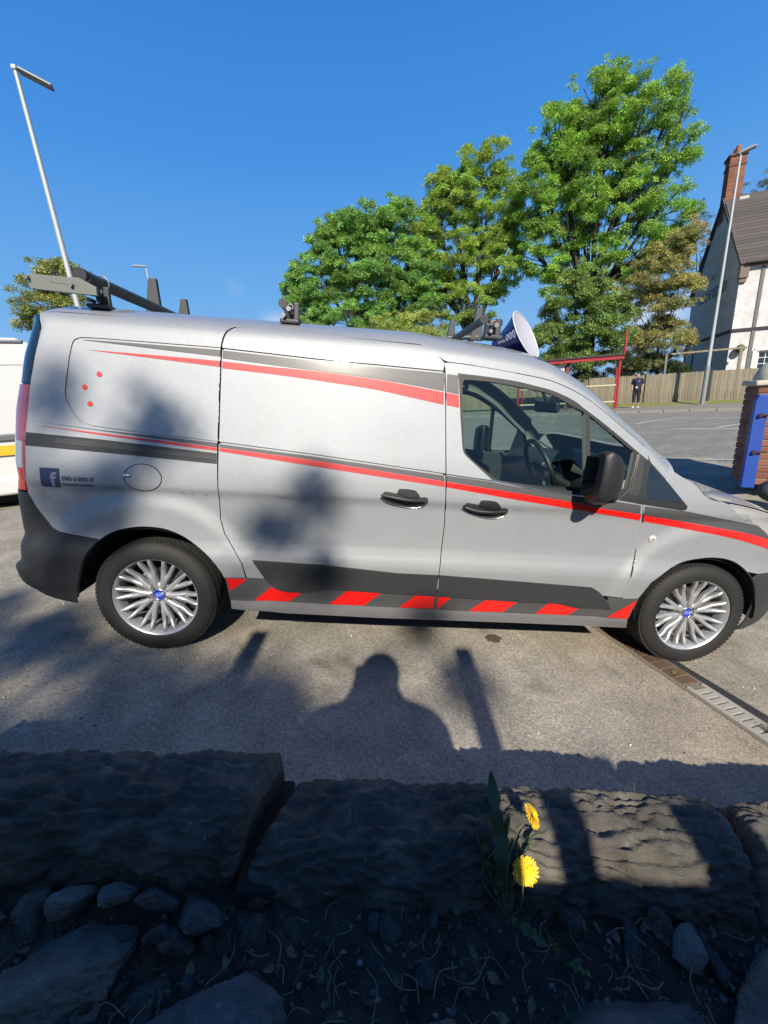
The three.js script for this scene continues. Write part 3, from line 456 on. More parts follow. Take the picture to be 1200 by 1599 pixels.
{ // door handles, filler cap, repeater, dots, badge
  const bottom = [[1.179, .958], [1.186, .942], [1.217, .926], [1.292, .904], [1.353, .900], [1.398, .914], [1.422, .937], [1.417, .957]], top = [[1.380, .962], [1.263, .976], [1.191, .977]];
  const cup = [...curve([...bottom, [1.38, .958], [1.30, .966], [1.20, .978]], 40, true)];
  const grip = curve([[1.262, .972], [1.268, .990], [1.285, .996], [1.345, .993], [1.366, .980], [1.376, .960], [1.32, .955]], 24);
  for (const side of [1, -1]) for (const [dx, dy] of [[0, 0], [.431, -.0375]]) {
    const mv = (l) => l.map((p) => [p[0] + dx, p[1] + dy]);
    const host = van.children.filter((c) => c.name === (dx ? 'front_door' : 'sliding_door'))[side > 0 ? 0 : 1];
    const h = part('door_handle', skin(mv(cup), { side, off: .007, flange: .012, step: .012 }), greyPlastic, host);
    part('handle_tab', skin(mv(grip), { side, off: .014, flange: .016, step: .012 }), plastic, host);
    part('handle_grip', tube([[1.19, .958], [1.25, .952], [1.32, .945], [1.405, .942]].map((p) => onBody(p[0] + dx, p[1] + dy, [.012, .026, .028, .012][[1.19, 1.25, 1.32, 1.405].indexOf(p[0])], side)), .011, 20, 8), plastic, host);
    part('handle_edge', bodyTube(mv([[1.175, .945], [1.21, .925], [1.292, .902], [1.353, .898], [1.40, .912], [1.425, .935]]), .0025, .006, side), chrome, host);
  }
  const quarter = van.children.find((c) => c.name === 'rear_quarter_panel');
  const circ = (cx, cy, rx, ry, n = 40) => Array.from({ length: n }, (_, i) => [cx + Math.cos(i / n * Math.PI * 2) * rx, cy + Math.sin(i / n * Math.PI * 2) * ry]);
  const fill = part('fuel_flap', skin(circ(.004, .984, .087, .064), { off: .002, flange: .004 }), silver, quarter);
  part('flap_gap', bodyTube([...circ(.004, .984, .089, .066, 28), [.093, .984]], .0022, .001), darkIn, fill);
  part('flap_tab', at(new THREE.SphereGeometry(1, 14, 10), ...onBody(-.069, .992, .004).toArray(), 0, 0, -.1, [.02, .009, .008]), chrome, fill);
  const wing = van.children.find((c) => c.name === 'front_wing');
  part('side_repeater', at(new THREE.SphereGeometry(1, 20, 14), ...onBody(2.684, .787, .002).toArray(), 0, 0, 0, [.021, .021, .008]), phys([.75, .74, .70], .12, .2, { clearcoat: 1 }), wing);
  part('repeater_lens', at(new THREE.SphereGeometry(1, 16, 12), ...onBody(2.684, .787, .007).toArray(), 0, 0, 0, [.012, .012, .006]), mat([.4, .38, .34], .2), wing);
  for (const [x, y] of [[-.204, 1.460], [-.270, 1.395], [-.244, 1.320]]) part('red_dot', skin(circ(x, y, .0125, .0125, 20), { off: .003, flange: 0 }), redVinyl, quarter);
  // social media sticker: a dark blue square with a letter f, and two worn lines of lettering
  const sq = canvasTex(128, 128, (c, w, h) => { c.fillStyle = '#26365f'; c.fillRect(0, 0, w, h); c.fillStyle = '#79839c'; c.font = 'bold 132px sans-serif'; c.fillText('f', 58, 128); });
  const word = canvasTex(512, 192, (c, w, h) => { c.clearRect(0, 0, w, h); c.fillStyle = '#2c3a63'; c.font = 'bold 92px sans-serif'; c.fillText('END-2-END IT', 4, 88, 500); c.font = 'bold 66px sans-serif'; c.fillText('Electrical Services', 8, 168, 470); });
  const decal = (x0, x1, y0, y1, t, name) => { const g = skin([[x0, y0], [x1, y0], [x1, y1], [x0, y1]], { off: .003, flange: 0 }); const u = g.attributes.uv; for (let i = 0; i < u.count; i++) u.setXY(i, (u.getX(i) - x0) / (x1 - x0), (u.getY(i) - y0) / (y1 - y0)); part(name, g, phys([1, 1, 1], .45, .1, { map: t, transparent: true }), quarter); };
  decal(-.477, -.388, .916, 1.008, sq, 'square_sticker');
  decal(-.380, -.226, .918, .978, word, 'sticker_lettering');
}
function doorMirror(side) {
  const host = van.children.filter((c) => c.name === 'front_door')[side > 0 ? 0 : 1];
  const m = new THREE.Group(); m.name = 'door_mirror'; van.add(m);
  // shell: a tall rounded pod, its glass facing backwards
  const shell = new THREE.SphereGeometry(1, 36, 28), p = shell.attributes.position;
  for (let i = 0; i < p.count; i++) {
    let x = p.getX(i), y = p.getY(i), z = p.getZ(i); const e = .42, f = (q) => Math.sign(q) * Math.abs(q) ** e;
    const l = Math.hypot(y, z) || 1e-6, k = Math.max(Math.abs(y), Math.abs(z)) / l; y = y / lerp(1, k, .72); z = z / lerp(1, k, .72);
    if (x < 0) x = -.25 * ss(0, .4, -x); const nar = 1 - .22 * Math.max(0, x) ** 2;
    p.setXYZ(i, x * .105, y * .130 * nar + .02 * z, z * .092 * nar);
  }
  shell.computeVertexNormals();
  part('mirror_shell', at(shell, 2.225, 1.128, 1.055 * side, 0, -.16 * side, 0), plastic, m);
  part('mirror_glass', at(box(.006, .20, .145, .003), 2.196, 1.128, 1.056 * side, 0, .22 * side, 0), mat([.06, .065, .07], .08, 1), m);
  part('mirror_foot', join([tube([[2.30, 1.035, 1.03 * side], [2.31, 1.01, .97 * side], [2.36, 1.01, .90 * side]], .032, 14, 10), at(box(.14, .07, .05, .02), 2.36, 1.01, .895 * side)]), plastic, m);
}
doorMirror(1); doorMirror(-1);
// ---- wheels
function makeWheel() {
  const w = new THREE.Group(); w.name = 'wheel';
  const prof = [[.226, .098], [.236, .104], [.262, .106], [.290, .100], [.308, .086], [.318, .066], [.3195, .0], [.318, -.066], [.308, -.086], [.262, -.106], [.226, -.098]];
  const ty = new THREE.LatheGeometry(prof.map((p) => new THREE.Vector2(p[0], p[1])), 96); ty.rotateX(Math.PI / 2);
  part('tyre', ty, mat([.012, .012, .012], .75), w);
  const blocks = []; for (let i = 0; i < 84; i++) { const a = i / 84 * Math.PI * 2; for (const z of [-.066, -.022, .022, .066]) { const b = new THREE.BoxGeometry(.018, .006, .034); b.applyMatrix4(new THREE.Matrix4().makeRotationZ(a).multiply(new THREE.Matrix4().makeTranslation(0, Math.abs(z) > .05 ? .3148 : .3180, z)).multiply(new THREE.Matrix4().makeRotationY(.35 * Math.sign(z)))); blocks.push(b); } }
  const tr = part('tread', join(blocks), mat([.02, .02, .02], .9), w); tr.userData.kind = 'stuff';
  const rimP = [[.200, .02], [.206, .060], [.214, .082], [.222, .092], [.2285, .093], [.2285, .086], [.221, .078], [.213, .04], [.205, -.08], [.224, -.096]];
  const rim = new THREE.LatheGeometry(rimP.map((p) => new THREE.Vector2(p[0], p[1])), 80); rim.rotateX(Math.PI / 2); part('rim', rim, alloy, w);
  const disc = new THREE.CylinderGeometry(.14, .14, .02, 48); disc.rotateX(Math.PI / 2); part('brake_disc', at(disc, 0, 0, -.005), mat([.3, .29, .28], .35, .9), w);
  const back = new THREE.CylinderGeometry(.205, .205, .01, 48); back.rotateX(Math.PI / 2); part('wheel_back', at(back, 0, 0, -.06), darkIn, w);
  part('brake_caliper', at(box(.075, .13, .05, .015), .125, .05, 0), mat([.06, .06, .06], .5, .4), w);
  // ten pairs of slender spokes that fork towards the rim
  const spoke = (da) => grid(16, 6, (u, v) => {
    const r = lerp(.040, .2145, u), a = da * (ss(.05, .6, u) * .72 + .28 * u), hw = lerp(.015, .0095, u), dep = lerp(.052, .079, ss(.55, 1, u)) + .008 * Math.sin(u * Math.PI);
    const prof = [[-1, -.022], [-1, -.003], [-.62, .003], [0, .0045], [.62, .003], [1, -.003], [1, -.022]][Math.round(v * 6)];
    const x = r, y = prof[0] * hw; const c = Math.cos(a), s = Math.sin(a); return [x * c - y * s, x * s + y * c, dep + prof[1]];
  });
  const sg = [spoke(.135), spoke(-.135)];
  for (let i = 0; i < 10; i++) for (const g of sg) { const m = part('spoke', g, alloy, w); m.rotation.z = i / 10 * Math.PI * 2 + .16; }
  const hub = new THREE.LatheGeometry([[0, .050], [.05, .050], [.066, .046], [.07, .03], [.07, 0]].map((p) => new THREE.Vector2(...p)), 40); hub.rotateX(Math.PI / 2); part('hub', hub, alloy, w);
  for (let i = 0; i < 5; i++) { const a = i / 5 * Math.PI * 2 + .5, c = new THREE.CylinderGeometry(.0105, .0105, .012, 6); c.rotateX(Math.PI / 2); part('wheel_nut', at(c, Math.cos(a) * .052, Math.sin(a) * .052, .0535), mat([.35, .34, .33], .4, .9), w); }
  for (let i = 0; i < 5; i++) { const a = i / 5 * Math.PI * 2 + .5, c = new THREE.CircleGeometry(.0165, 20); part('nut_recess', at(c, Math.cos(a) * .052, Math.sin(a) * .052, .0515), mat([.05, .05, .05], .6), w); }
  const badge = canvasTex(128, 128, (c) => { c.fillStyle = '#1530b0'; c.fillRect(0, 0, 128, 128); c.strokeStyle = '#c8d4ee'; c.lineWidth = 3; c.beginPath(); c.ellipse(64, 64, 52, 27, 0, 0, Math.PI * 2); c.stroke(); c.fillStyle = '#d5def2'; c.font = 'italic bold 38px serif'; c.fillText('Ford', 28, 76); });
  const cap = new THREE.CircleGeometry(.030, 32); part('hub_cap', at(cap, 0, 0, .0535), phys([1, 1, 1], .25, 0, { map: badge, clearcoat: 1 }), w);
  part('cap_ring', at(new THREE.TorusGeometry(.031, .0025, 8, 32), 0, 0, .0525), chrome, w);
  return w;
}
const wheel0 = makeWheel();
[[0, .318, .782, 0, .42], [3.062, .318, .782, 0, .1], [0, .318, -.782, Math.PI, 0], [3.062, .318, -.782, Math.PI, .6]].forEach(([x, y, z, ry, rz], i) => { const w = i ? wheel0.clone() : wheel0; w.position.set(x, y, z); w.rotation.set(0, ry, 0); w.rotateZ(rz); van.add(w); });
{ // roof bars
  const barMat = mat([.05, .053, .057], .5), steel = mat([.2, .2, .2], .45, .7), plate = mat([.17, .185, .165], .6, .2);
  const bars = [[-.335, true], [.62, false], [1.70, false]];
  bars.forEach(([x, plated], i) => {
    const b = new THREE.Group(); b.name = 'roof_bar'; van.add(b);
    part('bar_tube', rod([x, plated ? 1.92 : 1.885, -.60], [x, plated ? 1.92 : 1.885, plated ? .64 : .55], plated ? .030 : .021, plated ? .030 : .021, 20), barMat, b);
    for (const s of [1, -1]) {
      part('foot', join([at(box(.065, .085, .04, .012), x + .04, 1.83, .55 * s, .2 * s), at(box(.03, .11, .025, .008), x + .075, 1.835, .58 * s), at(box(.10, .022, .09, .008), x + .045, 1.792, .585 * s)]), barMat, b);
      part('clamp_bolt', join([rod([x + .045, 1.845, .60 * s], [x + .045, 1.845, .655 * s], .012), rod([x + .02, 1.815, .60 * s], [x + .02, 1.815, .65 * s], .010), at(new THREE.TorusGeometry(.014, .004, 8, 16), x + .045, 1.862, .60 * s)]), steel, b);
    }
    part('bar_cap', join([rod([x, plated ? 1.92 : 1.885, plated ? .64 : .55], [x, plated ? 1.92 : 1.885, plated ? .665 : .565], plated ? .033 : .023, plated ? .033 : .023, 20)]), plastic, b);
    const stop = (x, z, h, w) => { const sh = new THREE.Shape([[-w, 0], [w * .7, 0], [w * .30, h], [-w * .45, h]].map((p) => new THREE.Vector2(...p))), g = new THREE.ExtrudeGeometry(sh, { depth: .03, bevelEnabled: true, bevelSize: .006, bevelThickness: .006, bevelSegments: 2 }); return at(g, x, 1.93, z); };
    if (i === 0) { part('load_stop', stop(-.45, -.38, .215, .055), barMat, b); part('load_stop', stop(-.29, -.50, .12, .04), barMat, b); part('stop_arm', rod([x, 1.93, -.40], [-.46, 1.94, -.37], .02), barMat, b); }
    if (i === 2) { part('load_stop', stop(1.93, -.48, .22, .05), barMat, b); part('load_stop', stop(1.735, -.52, .13, .03), barMat, b); part('stop_arm', rod([x, 1.93, -.48], [1.94, 1.95, -.46], .02), barMat, b); part('clamp_box', at(box(.075, .035, .05, .01), 1.765, 1.872, .55, 0, 0, .1), barMat, b); }
    if (plated) {
      const sh = new THREE.Shape([[-.135, .0], [-.128, .052], [.09, .052], [.165, .018], [.165, -.014], [.04, -.012], [-.13, -.006]].map((p) => new THREE.Vector2(...p))), sl = new THREE.Path([[-.045, .022], [.09, .014], [.09, .019], [-.045, .028]].map((p) => new THREE.Vector2(...p))); sh.holes.push(sl);
      part('ladder_bracket', at(new THREE.ExtrudeGeometry(sh, { depth: .012, bevelEnabled: true, bevelSize: .003, bevelThickness: .003 }), -.395, 1.838, .712), plate, b);
      part('bracket_bolt', join([rod([-.335, 1.858, .725], [-.335, 1.858, .742], .009), rod([-.53, 1.875, .70], [-.53, 1.875, .745], .009)]), steel, b);
      part('bracket_arm', join([beam([-.30, 1.90, .64], [-.30, 1.85, .715], .03, .02), at(box(.05, .05, .09, .01), -.28, 1.855, .68)]), plastic, b);
      part('cable_tie', at(new THREE.TorusGeometry(.036, .004, 6, 24), x + .01, 1.92, .50, 0, 0, 0), steel, b);
    }
  });
  // roof horn: a short tube cut on the slant, blue outside, pale inside
  const horn = new THREE.Group(); horn.name = 'roof_sign'; horn.position.set(1.87, 1.765, .24); horn.rotation.set(0, -.74, .03); van.add(horn);
  const txt = canvasTex(256, 768, (c, w, h) => { c.fillStyle = '#1f2c72'; c.fillRect(0, 0, w, h); c.fillStyle = '#d9def0'; c.font = 'italic bold 34px sans-serif'; c.fillText('line', 72, 412); c.font = 'italic bold 56px sans-serif'; c.fillText('.000', 130, 412); });
  const shell = (r0, k) => grid(48, 16, (u, v) => { const a = u * Math.PI * 2, R = lerp(.035, .118, v) * k, cut = .075 * v; const y = Math.sin(a), z = Math.cos(a); return [lerp(0, .195, v) + cut * -y * v * .9, R * y * 1.12 + lerp(.03, .085, v), R * z * 1.25, u, v]; });
  const g1 = shell(0, 1); { const u = g1.attributes.uv; for (let i = 0; i < u.count; i++) { const a = u.getX(i), b = u.getY(i); u.setXY(i, b, 0.5 + (a < .5 ? a : a - 1) * 1.0); } }
  part('sign_shell', g1, phys([1, 1, 1], .35, 0, { map: txt, clearcoat: .4 }), horn);
  part('sign_face', grid(40, 8, (u, v) => { const a = u * Math.PI * 2, R = .117 * v, y = Math.sin(a) * v, z = Math.cos(a); return [.195 - .075 * y * .9 - .022 * (1 - v * v), R * Math.sin(a) * 1.12 + .085, R * z * 1.25]; }), mat([.55, .55, .60], .5), horn);
  part('sign_rim', new THREE.TubeGeometry(new THREE.CatmullRomCurve3(Array.from({ length: 40 }, (_, i) => { const a = i / 40 * Math.PI * 2; return V3(.195 - .0675 * Math.sin(a), .118 * Math.sin(a) * 1.12 + .085, .118 * Math.cos(a) * 1.25); }), true), 80, .003, 6, true), mat([.8, .8, .82], .5), horn);
  part('sign_base', at(box(.16, .03, .12, .01), .12, -.035, 0), barMat, horn);
}
// ---------------------------------------------------------------- across the road
const QROAD = new THREE.Quaternion().setFromAxisAngle(V3(0, 1, 0), -Math.atan2(UZ, UX));   // x along the road, -z away across it
const onRoad = (u, v, y = 0) => { const [X, Z] = P2(u, v); return V3(X, y, Z); };
const brickTones = [[.28, .105, .06], [.31, .12, .066], [.24, .088, .052], [.29, .125, .078], [.215, .08, .05]].map((c) => mat(c, .9));
const mortar = mat([.36, .33, .28], .95);
const wood = dataTex(128, 512, (u, v, i, j) => { const g = tileFbm(u, v * .12, 16, 3, 4), s = .62 + .34 * (g - .5) + .14 * (hash(i, j >> 3, 2) - .5); return [s, s * .97, s * .9]; }, true);

{ // brick gate pillar with a domed cap
  const W = .56, t = thing('gate_pillar', 'square brick gate pillar with a cream domed cap behind the blue post', 'gate pillar', V3(5.80, .04, -1.80), QROAD);
  const core = part('mortar_core', at(new THREE.BoxGeometry(W - .02, 1.16, W - .02), W / 2, .58, -W / 2), mortar, t);
  const bl = (W - .01) / 2 - .008, gs = [box(bl, .064, .1, .006), box(.098, .064, .1, .006)], gz = box(.1, .064, bl, .006);
  const rr = rng(5);
  for (let c = 0; c < 15; c++) { const y = .04 + c * .0765, off = c % 2;
    for (const [sx, fz] of [[1, 0], [1, -W]]) for (let k = 0; k < 2; k++) { const m = part('brick', gs[0], brickTones[Math.floor(rr() * 5)], core); m.position.set(off ? .14 + k * .275 + .005 : .1375 + k * .285, y, fz + (fz === 0 ? -.047 : .047) + (rr() - .5) * .004); }
    for (const fx of [0, W]) for (let k = 0; k < 2; k++) { const m = part('brick', gz, brickTones[Math.floor(rr() * 5)], core); m.position.set(fx + (fx === 0 ? .047 : -.047) + (rr() - .5) * .004, y, -(.1375 + k * .285)); }
  }
  const cream = mat([.62, .58, .44], .85);
  part('cap_slab', at(box(W + .08, .06, W + .08, .02), W / 2, 1.19, -W / 2), cream, t);
  part('cap_dome', at(new THREE.SphereGeometry(1, 28, 16, 0, Math.PI * 2, 0, Math.PI / 2), W / 2, 1.21, -W / 2, 0, 0, 0, [.28, .27, .28]), cream, t);
}
{ // blue timber gate post, its gate leaf and the low rendered wall
  const blue = mat([.012, .075, .42], .5), rusty = mat([.06, .03, .03], .7, .4);
  const sh = new THREE.Shape([[-.055, 0], [.055, 0], [.055, 1.02], [.02, 1.06], [-.03, 1.06], [-.055, 1.0]].map((p) => new THREE.Vector2(...p)));
  const post = thing('gate_post', 'blue painted timber gate post with chamfered top in front of the brick pillar', 'post', V3(5.765, .04, -1.70), QROAD);
  part('post_timber', at(new THREE.ExtrudeGeometry(sh, { depth: .1, bevelEnabled: true, bevelSize: .006, bevelThickness: .006, bevelSegments: 2 }), 0, 0, -.05), blue, post);
  for (const y of [.84, .42]) { part('hinge_bolt', join([rod([.0, y, .05], [.0, y, .09], .022), rod([0, y, .08], [.10, y, .08], .012)]), rusty, post); }
  const wallT = thing('low_wall', 'low cream rendered wall beside the blue gate post', 'wall', V3(5.98, .0, -1.66), QROAD);
  part('wall_body', at(box(3.2, .50, .2, .02), 1.62, .25, -.1), mat([.58, .53, .36], .9), wallT);
  part('wall_coping', at(box(3.24, .05, .26, .015), 1.62, .525, -.1), mat([.35, .34, .31], .9), wallT);
  const leaf = thing('gate_leaf', 'blue boarded gate leaf with a white edge strip above the low cream wall', 'gate', V3(6.12, .56, -1.70), QROAD);
  part('edge_strip', at(box(.05, .34, .04, .006), .02, .17, 0), mat([.75, .74, .7], .7), leaf);
  for (let i = 0; i < 8; i++) part('board', at(box(.105, .32, .03, .006), .11 + i * .11, .17, -.01), blue, leaf);
  part('rail', rod([-.16, -.08, .02], [.9, -.06, .0], .008), mat([.3, .32, .34], .4, .6), leaf);
  single('boulder', (() => { const g = new THREE.IcosahedronGeometry(.17, 10), p = g.attributes.position; for (let i = 0; i < p.count; i++) { const q = V3(p.getX(i), p.getY(i), p.getZ(i)), k = 1 + .18 * fbm(q.x * 7, q.y * 7, q.z * 7); p.setXYZ(i, q.x * k * 1.2, q.y * k * .8, q.z * k); } const m = mergeVertices(g); m.computeVertexNormals(); return m; })(), mat([.045, .045, .05], .8), 'dark rounded boulder on the ground below the low cream wall', 'boulder', V3(5.75, .07, -1.28));
}
{ // bus shelter
  const red = mat([.42, .022, .03], .5), cream = mat([.66, .58, .36], .7), felt = mat([.075, .06, .05], .95);
  const t = thing('bus_shelter', 'red framed bus shelter with a flat felt roof and cream rails', 'bus shelter', V3(14.22, .13, -18.39), QROAD);
  part('front_post', at(tube([[0, 0, 0], [0, 2.36, 0], [.03, 2.5, 0], [.13, 2.62, 0], [.16, 2.78, 0], [.16, 3.72, 0]], .06, 50, 10), 0, 0, 0), red, t);
  part('corner_post', rod([-.12, 0, -.5], [-.12, 2.5, -.5], .035), red, t);
  part('corner_post', rod([-.1, 0, -1.3], [-.1, 2.5, -1.3], .035), red, t);
  part('corner_post', at(box(.16, 2.55, .12, .01), -2.42, 1.27, -.15), mat([.20, .06, .05], .7), t);
  part('corner_post', rod([-4.9, 0, -1.3], [-4.9, 2.5, -1.3], .04), red, t);
  part('corner_post', rod([-4.9, 0, 0], [-4.9, 2.5, 0], .05), red, t);
  part('thin_post', rod([-1.55, 0, -1.25], [-1.55, 2.5, -1.25], .015), mat([.2, .12, .1], .7), t);
  part('fascia', join([at(box(5.2, .17, .06, .01), -2.45, 2.50, .12), at(box(.06, .17, 1.6, .01), .13, 2.50, -.66)]), red, t);
  part('roof_slab', at(box(5.3, .10, 1.7, .02), -2.45, 2.635, -.64), felt, t);
  part('rail', rod([-.1, 1.18, -.06], [-4.8, 1.18, -.06], .045), cream, t);
  part('rail', rod([-.1, .36, -.06], [-4.8, .36, -.06], .045), cream, t);
  part('poster', at(box(.42, .60, .03, .004), -2.78, 2.05, -.15), mat([.78, .74, .70], .6), t);
  part('notice', at(box(.15, .17, .02, .004), -2.05, 2.0, -.5), mat([.72, .78, .62], .6), t);
  part('notice_wire', rod([-2.05, 2.08, -.5], [-2.05, 2.5, -.5], .006), mat([.3, .3, .3], .5), t);
}
function lampPost(name, label, base, h, r, arm, q) {
  const t = thing(name, label, 'street lamp', base, q, 'street lamps'), paint = mat([.42, .45, .46], .55, .2);
  part('column', new THREE.LatheGeometry([[r * 1.25, 0], [r * 1.25, h * .16], [r * 1.0, h * .168], [r * .9, h * .3], [r * .55, h - .15], [r * .5, h]].map((p) => new THREE.Vector2(...p)), 14), paint, t);
  part('column_base', new THREE.CylinderGeometry(r * 1.32, r * 1.32, h * .17, 14).translate(0, h * .085, 0), mat([.25, .27, .28], .6, .2), t);
  return t;
}
{
  const t = lampPost('street_lamp', 'tall grey street lamp in front of the white gable', V3(18.68, .12, -18.27), 10.85, .085, 0);
  t.rotation.z = -.012;
  part('lamp_head', at(box(.62, .09, .24, .03), .17, 10.92, .12, 0, -.65, .22), mat([.22, .24, .26], .5, .3), t);
  part('lamp_top', at(box(.5, .02, .2, .008), .17, 10.98, .12, 0, -.65, .22), mat([.6, .62, .64], .4, .3), t);
  part('bracket', at(box(.22, .1, .14, .03), -.05, 10.84, .0), mat([.2, .21, .22], .5), t);
  const s = lampPost('street_lamp', 'leaning grey lamp post rising behind the rear of the silver van', V3(-4.83, .2, -7.38), 7.65, .07, 0);
  s.rotation.z = .042; s.position.set(-4.75, .2, -7.40);
  part('lamp_head', at(box(.56, .05, .2, .02), .29, 7.50, -.10, 0, .32, -.42), mat([.16, .17, .18], .5, .3), s);
  part('lamp_top', at(box(.10, .09, .12, .03), 0, 7.63, 0), mat([.55, .55, .53], .5, .3), s);
  const f = lampPost('street_lamp', 'distant street lamp showing just above the roof bar', V3(-14.66, .1, -33.73), 11.8, .1, 0);
  part('lamp_head', at(box(.9, .1, .25, .03), -.42, 11.9, .15, 0, .4, .0), mat([.3, .32, .34], .5, .3), f);
}
{ // close-boarded fence: posts, rails, boards
  const tone = [[.80, .74, .62], [.74, .69, .58], [.88, .81, .68], [.68, .64, .54]].map((c) => mat(c, .9, 0, { map: wood }));
  const v = 26.9, len = 20.4, u0 = 9.1, base = onRoad(u0, v, .18), h = 1.60;
  const t = thing('board_fence', 'weathered timber board fence along the far verge', 'fence', base, QROAD);
  const rr = rng(3), n = Math.floor(len / .125), bg = [box(.118, h, .02, .004), box(.118, h - .03, .02, .004)];
  for (let i = 0; i < n; i++) { const m = part('board', bg[i % 2], tone[Math.floor(rr() * 4)], t); m.position.set(-i * .125, h / 2 + (rr() - .5) * .03, (rr() - .5) * .012); m.rotation.z = (rr() - .5) * .008; }
  for (let x = -1.9; x > -len; x -= 2.9) part('post', at(box(.12, h + .06, .09, .01), x, h / 2 + .02, .05), x > -2 ? mat([.05, .05, .05], .9) : tone[3], t);
  part('gravel_board', at(box(len, .14, .05, .01), -len / 2, .05, -.02), mat([.25, .24, .22], .9), t);
  const g = thing('timber_frame', 'tall bare timber frame standing above the board fence', 'frame', onRoad(u0, v + .8, .2), QROAD);
  for (const x of [-3.9, -.62]) part('post', at(box(.14, 2.66, .12, .01), x, 1.33, 0), tone[1], g);
  part('beam', at(box(3.6, .09, .12, .01), -2.2, 2.64, 0, 0, 0, .01), tone[2], g);
}
{ // the white house: shaded gable, sunlit front
  const F = V3(.91, 0, .42).normalize(), q = new THREE.Quaternion().setFromAxisAngle(V3(0, 1, 0), -Math.atan2(.42, .91));
  const t = thing('white_house', 'white rendered public house with a brick chimney on its gable', 'house', V3(21.53, .1, -20.43), q);   // x along the front, -z along the gable
  const L = 15, D = 9, E = 7.05, A = 11.3;
  const rend = mat([.86, .85, .84], .9, 0, { map: dataTex(256, 256, (u, v, i, j) => { const s = .9 + .2 * (tileFbm(u, v, 4, 5, 12) - .5) + .04 * (hash(i, j, 1) - .5); return [s, s, s]; }, true) });
  const dark = mat([.03, .033, .038], .8), frameW = mat([.72, .72, .70], .6), glass = phys([.02, .03, .035], .05, 0, { clearcoat: 1 });
  const gable = new THREE.Shape([[0, 0], [D, 0], [D, E - .5], [D / 2 + .45, A - .5], [D / 2 - .45, A - .5], [0, E]].map((p) => new THREE.Vector2(...p)));
  const gg = new THREE.ExtrudeGeometry(gable, { depth: .3, bevelEnabled: false }); gg.rotateY(Math.PI / 2); part('gable_wall', gg, rend, t);
  const fs = new THREE.Shape([[.3, 0], [L, 0], [L, E], [.3, E]].map((p) => new THREE.Vector2(...p)));
  const win = [[1.75, 4.55, 1.0, 1.55], [1.35, 1.3, 1.05, 1.25], [4.6, 4.55, 1.1, 1.55], [5.0, 1.2, 1.3, 1.4], [8, 4.55, 1.1, 1.55], [8.4, 1.2, 1.3, 1.4], [11.5, 4.55, 1.1, 1.55]];
  for (const [x, y, w, h] of win) fs.holes.push(new THREE.Path([[x, y], [x + w, y], [x + w, y + h], [x, y + h]].map((p) => new THREE.Vector2(...p))));
  const fg = new THREE.ExtrudeGeometry(fs, { depth: .3, bevelEnabled: false }); fg.translate(0, 0, -.3); part('front_wall', fg, rend, t);
  for (const [x, y, w, h] of win) {
    const g = new THREE.Group(); g.name = 'window'; g.position.set(x, y, -.16); t.add(g);
    part('pane', at(new THREE.BoxGeometry(w, h, .02), w / 2, h / 2, -.02), glass, g);
    const bars = [at(box(w, .07, .06, .005), w / 2, .035, .01), at(box(w, .07, .06, .005), w / 2, h - .035, .01), at(box(.07, h - .14, .06, .005), .035, h / 2, .01), at(box(.07, h - .14, .06, .005), w - .035, h / 2, .01)];
    for (let i = 1; i < 3; i++) bars.push(at(box(.035, h - .14, .04, .003), w * i / 3, h / 2, .008)); for (let i = 1; i < 4; i++) bars.push(at(box(w - .14, .035, .036, .003), w / 2, h * i / 4, .006));
    part('window_bars', join(bars), frameW, g); part('sill', at(box(w + .2, .09, .26, .01), w / 2, -.045, .14), frameW, g);
  }
  part('window_surround', join([at(box(1.45, .14, .05, .01), 1.87, 2.66, .027), at(box(.16, 2.5, .05, .01), 1.15, 1.36, .027), at(box(.16, 2.5, .05, .01), 2.6, 1.36, .027)]), frameW, t);
  part('back_wall', at(box(L - .3, E - .5, .3, 0), L / 2 + .15, (E - .5) / 2, -D + .15), rend, t);
  part('end_wall', at(box(.3, E - .6, D - .6, 0), L - .15, (E - .6) / 2, -D / 2), rend, t);
  // roof of tile courses
  const slate = [[.095, .082, .075], [.11, .095, .086], [.082, .074, .07]].map((c) => mat(c, .9)), rise = A - E, slopeL = Math.hypot(D / 2, rise) + .35, courses = 22, ang = Math.atan2(rise, D / 2);
  const roof = new THREE.Group(); roof.name = 'roof'; t.add(roof);
  const rr = rng(8);
  for (const s of [1, -1]) {
    part('roof_deck', at(box(L + .2, .08, slopeL, 0), L / 2, 0, 0).translate(0, 0, 0), slate[2], roof).applyMatrix4(new THREE.Matrix4().makeTranslation(0, E + rise / 2 - .10, -D / 2 + s * D / 4 + s * .06).multiply(new THREE.Matrix4().makeRotationX(s * ang)));
    for (let c = 0; c < courses; c++) { const k = (c + .5) / courses, m = part('tile_course', box(L + .24, .03, slopeL / courses * 1.35, .006), slate[Math.floor(rr() * 3)], roof); const yy = E - .18 + (rise + .30) * k, zz = -D / 2 + s * (D / 2 + .26 - (D / 2 + .26) * k); m.position.set(L / 2 - .02, yy + .07, zz); m.rotation.x = s * (ang - .06); }
  }
  part('ridge', at(rod([-.1, A + .12, -D / 2], [L + .1, A + .12, -D / 2], .12), 0, 0, 0), slate[0], roof);
  part('eaves_gutter', rod([.1, E - .12, .34], [L, E - .12, .34], .06), dark, t);
  part('barge_board', join([beam([-.04, E - .1, .1], [-.04, A - .2, -D / 2 + .45], .06, .14), beam([-.04, E - .6, -D - .05], [-.04, A - .2, -D / 2 - .45], .06, .14)]), mat([.12, .11, .11], .9), t);
  part('corbel', join([at(box(.42, .75, .24, .04), .10, E - .42, .10), at(box(.34, .3, .2, .04), .10, E - .85, .04)]), mat([.22, .17, .13], .9), t);
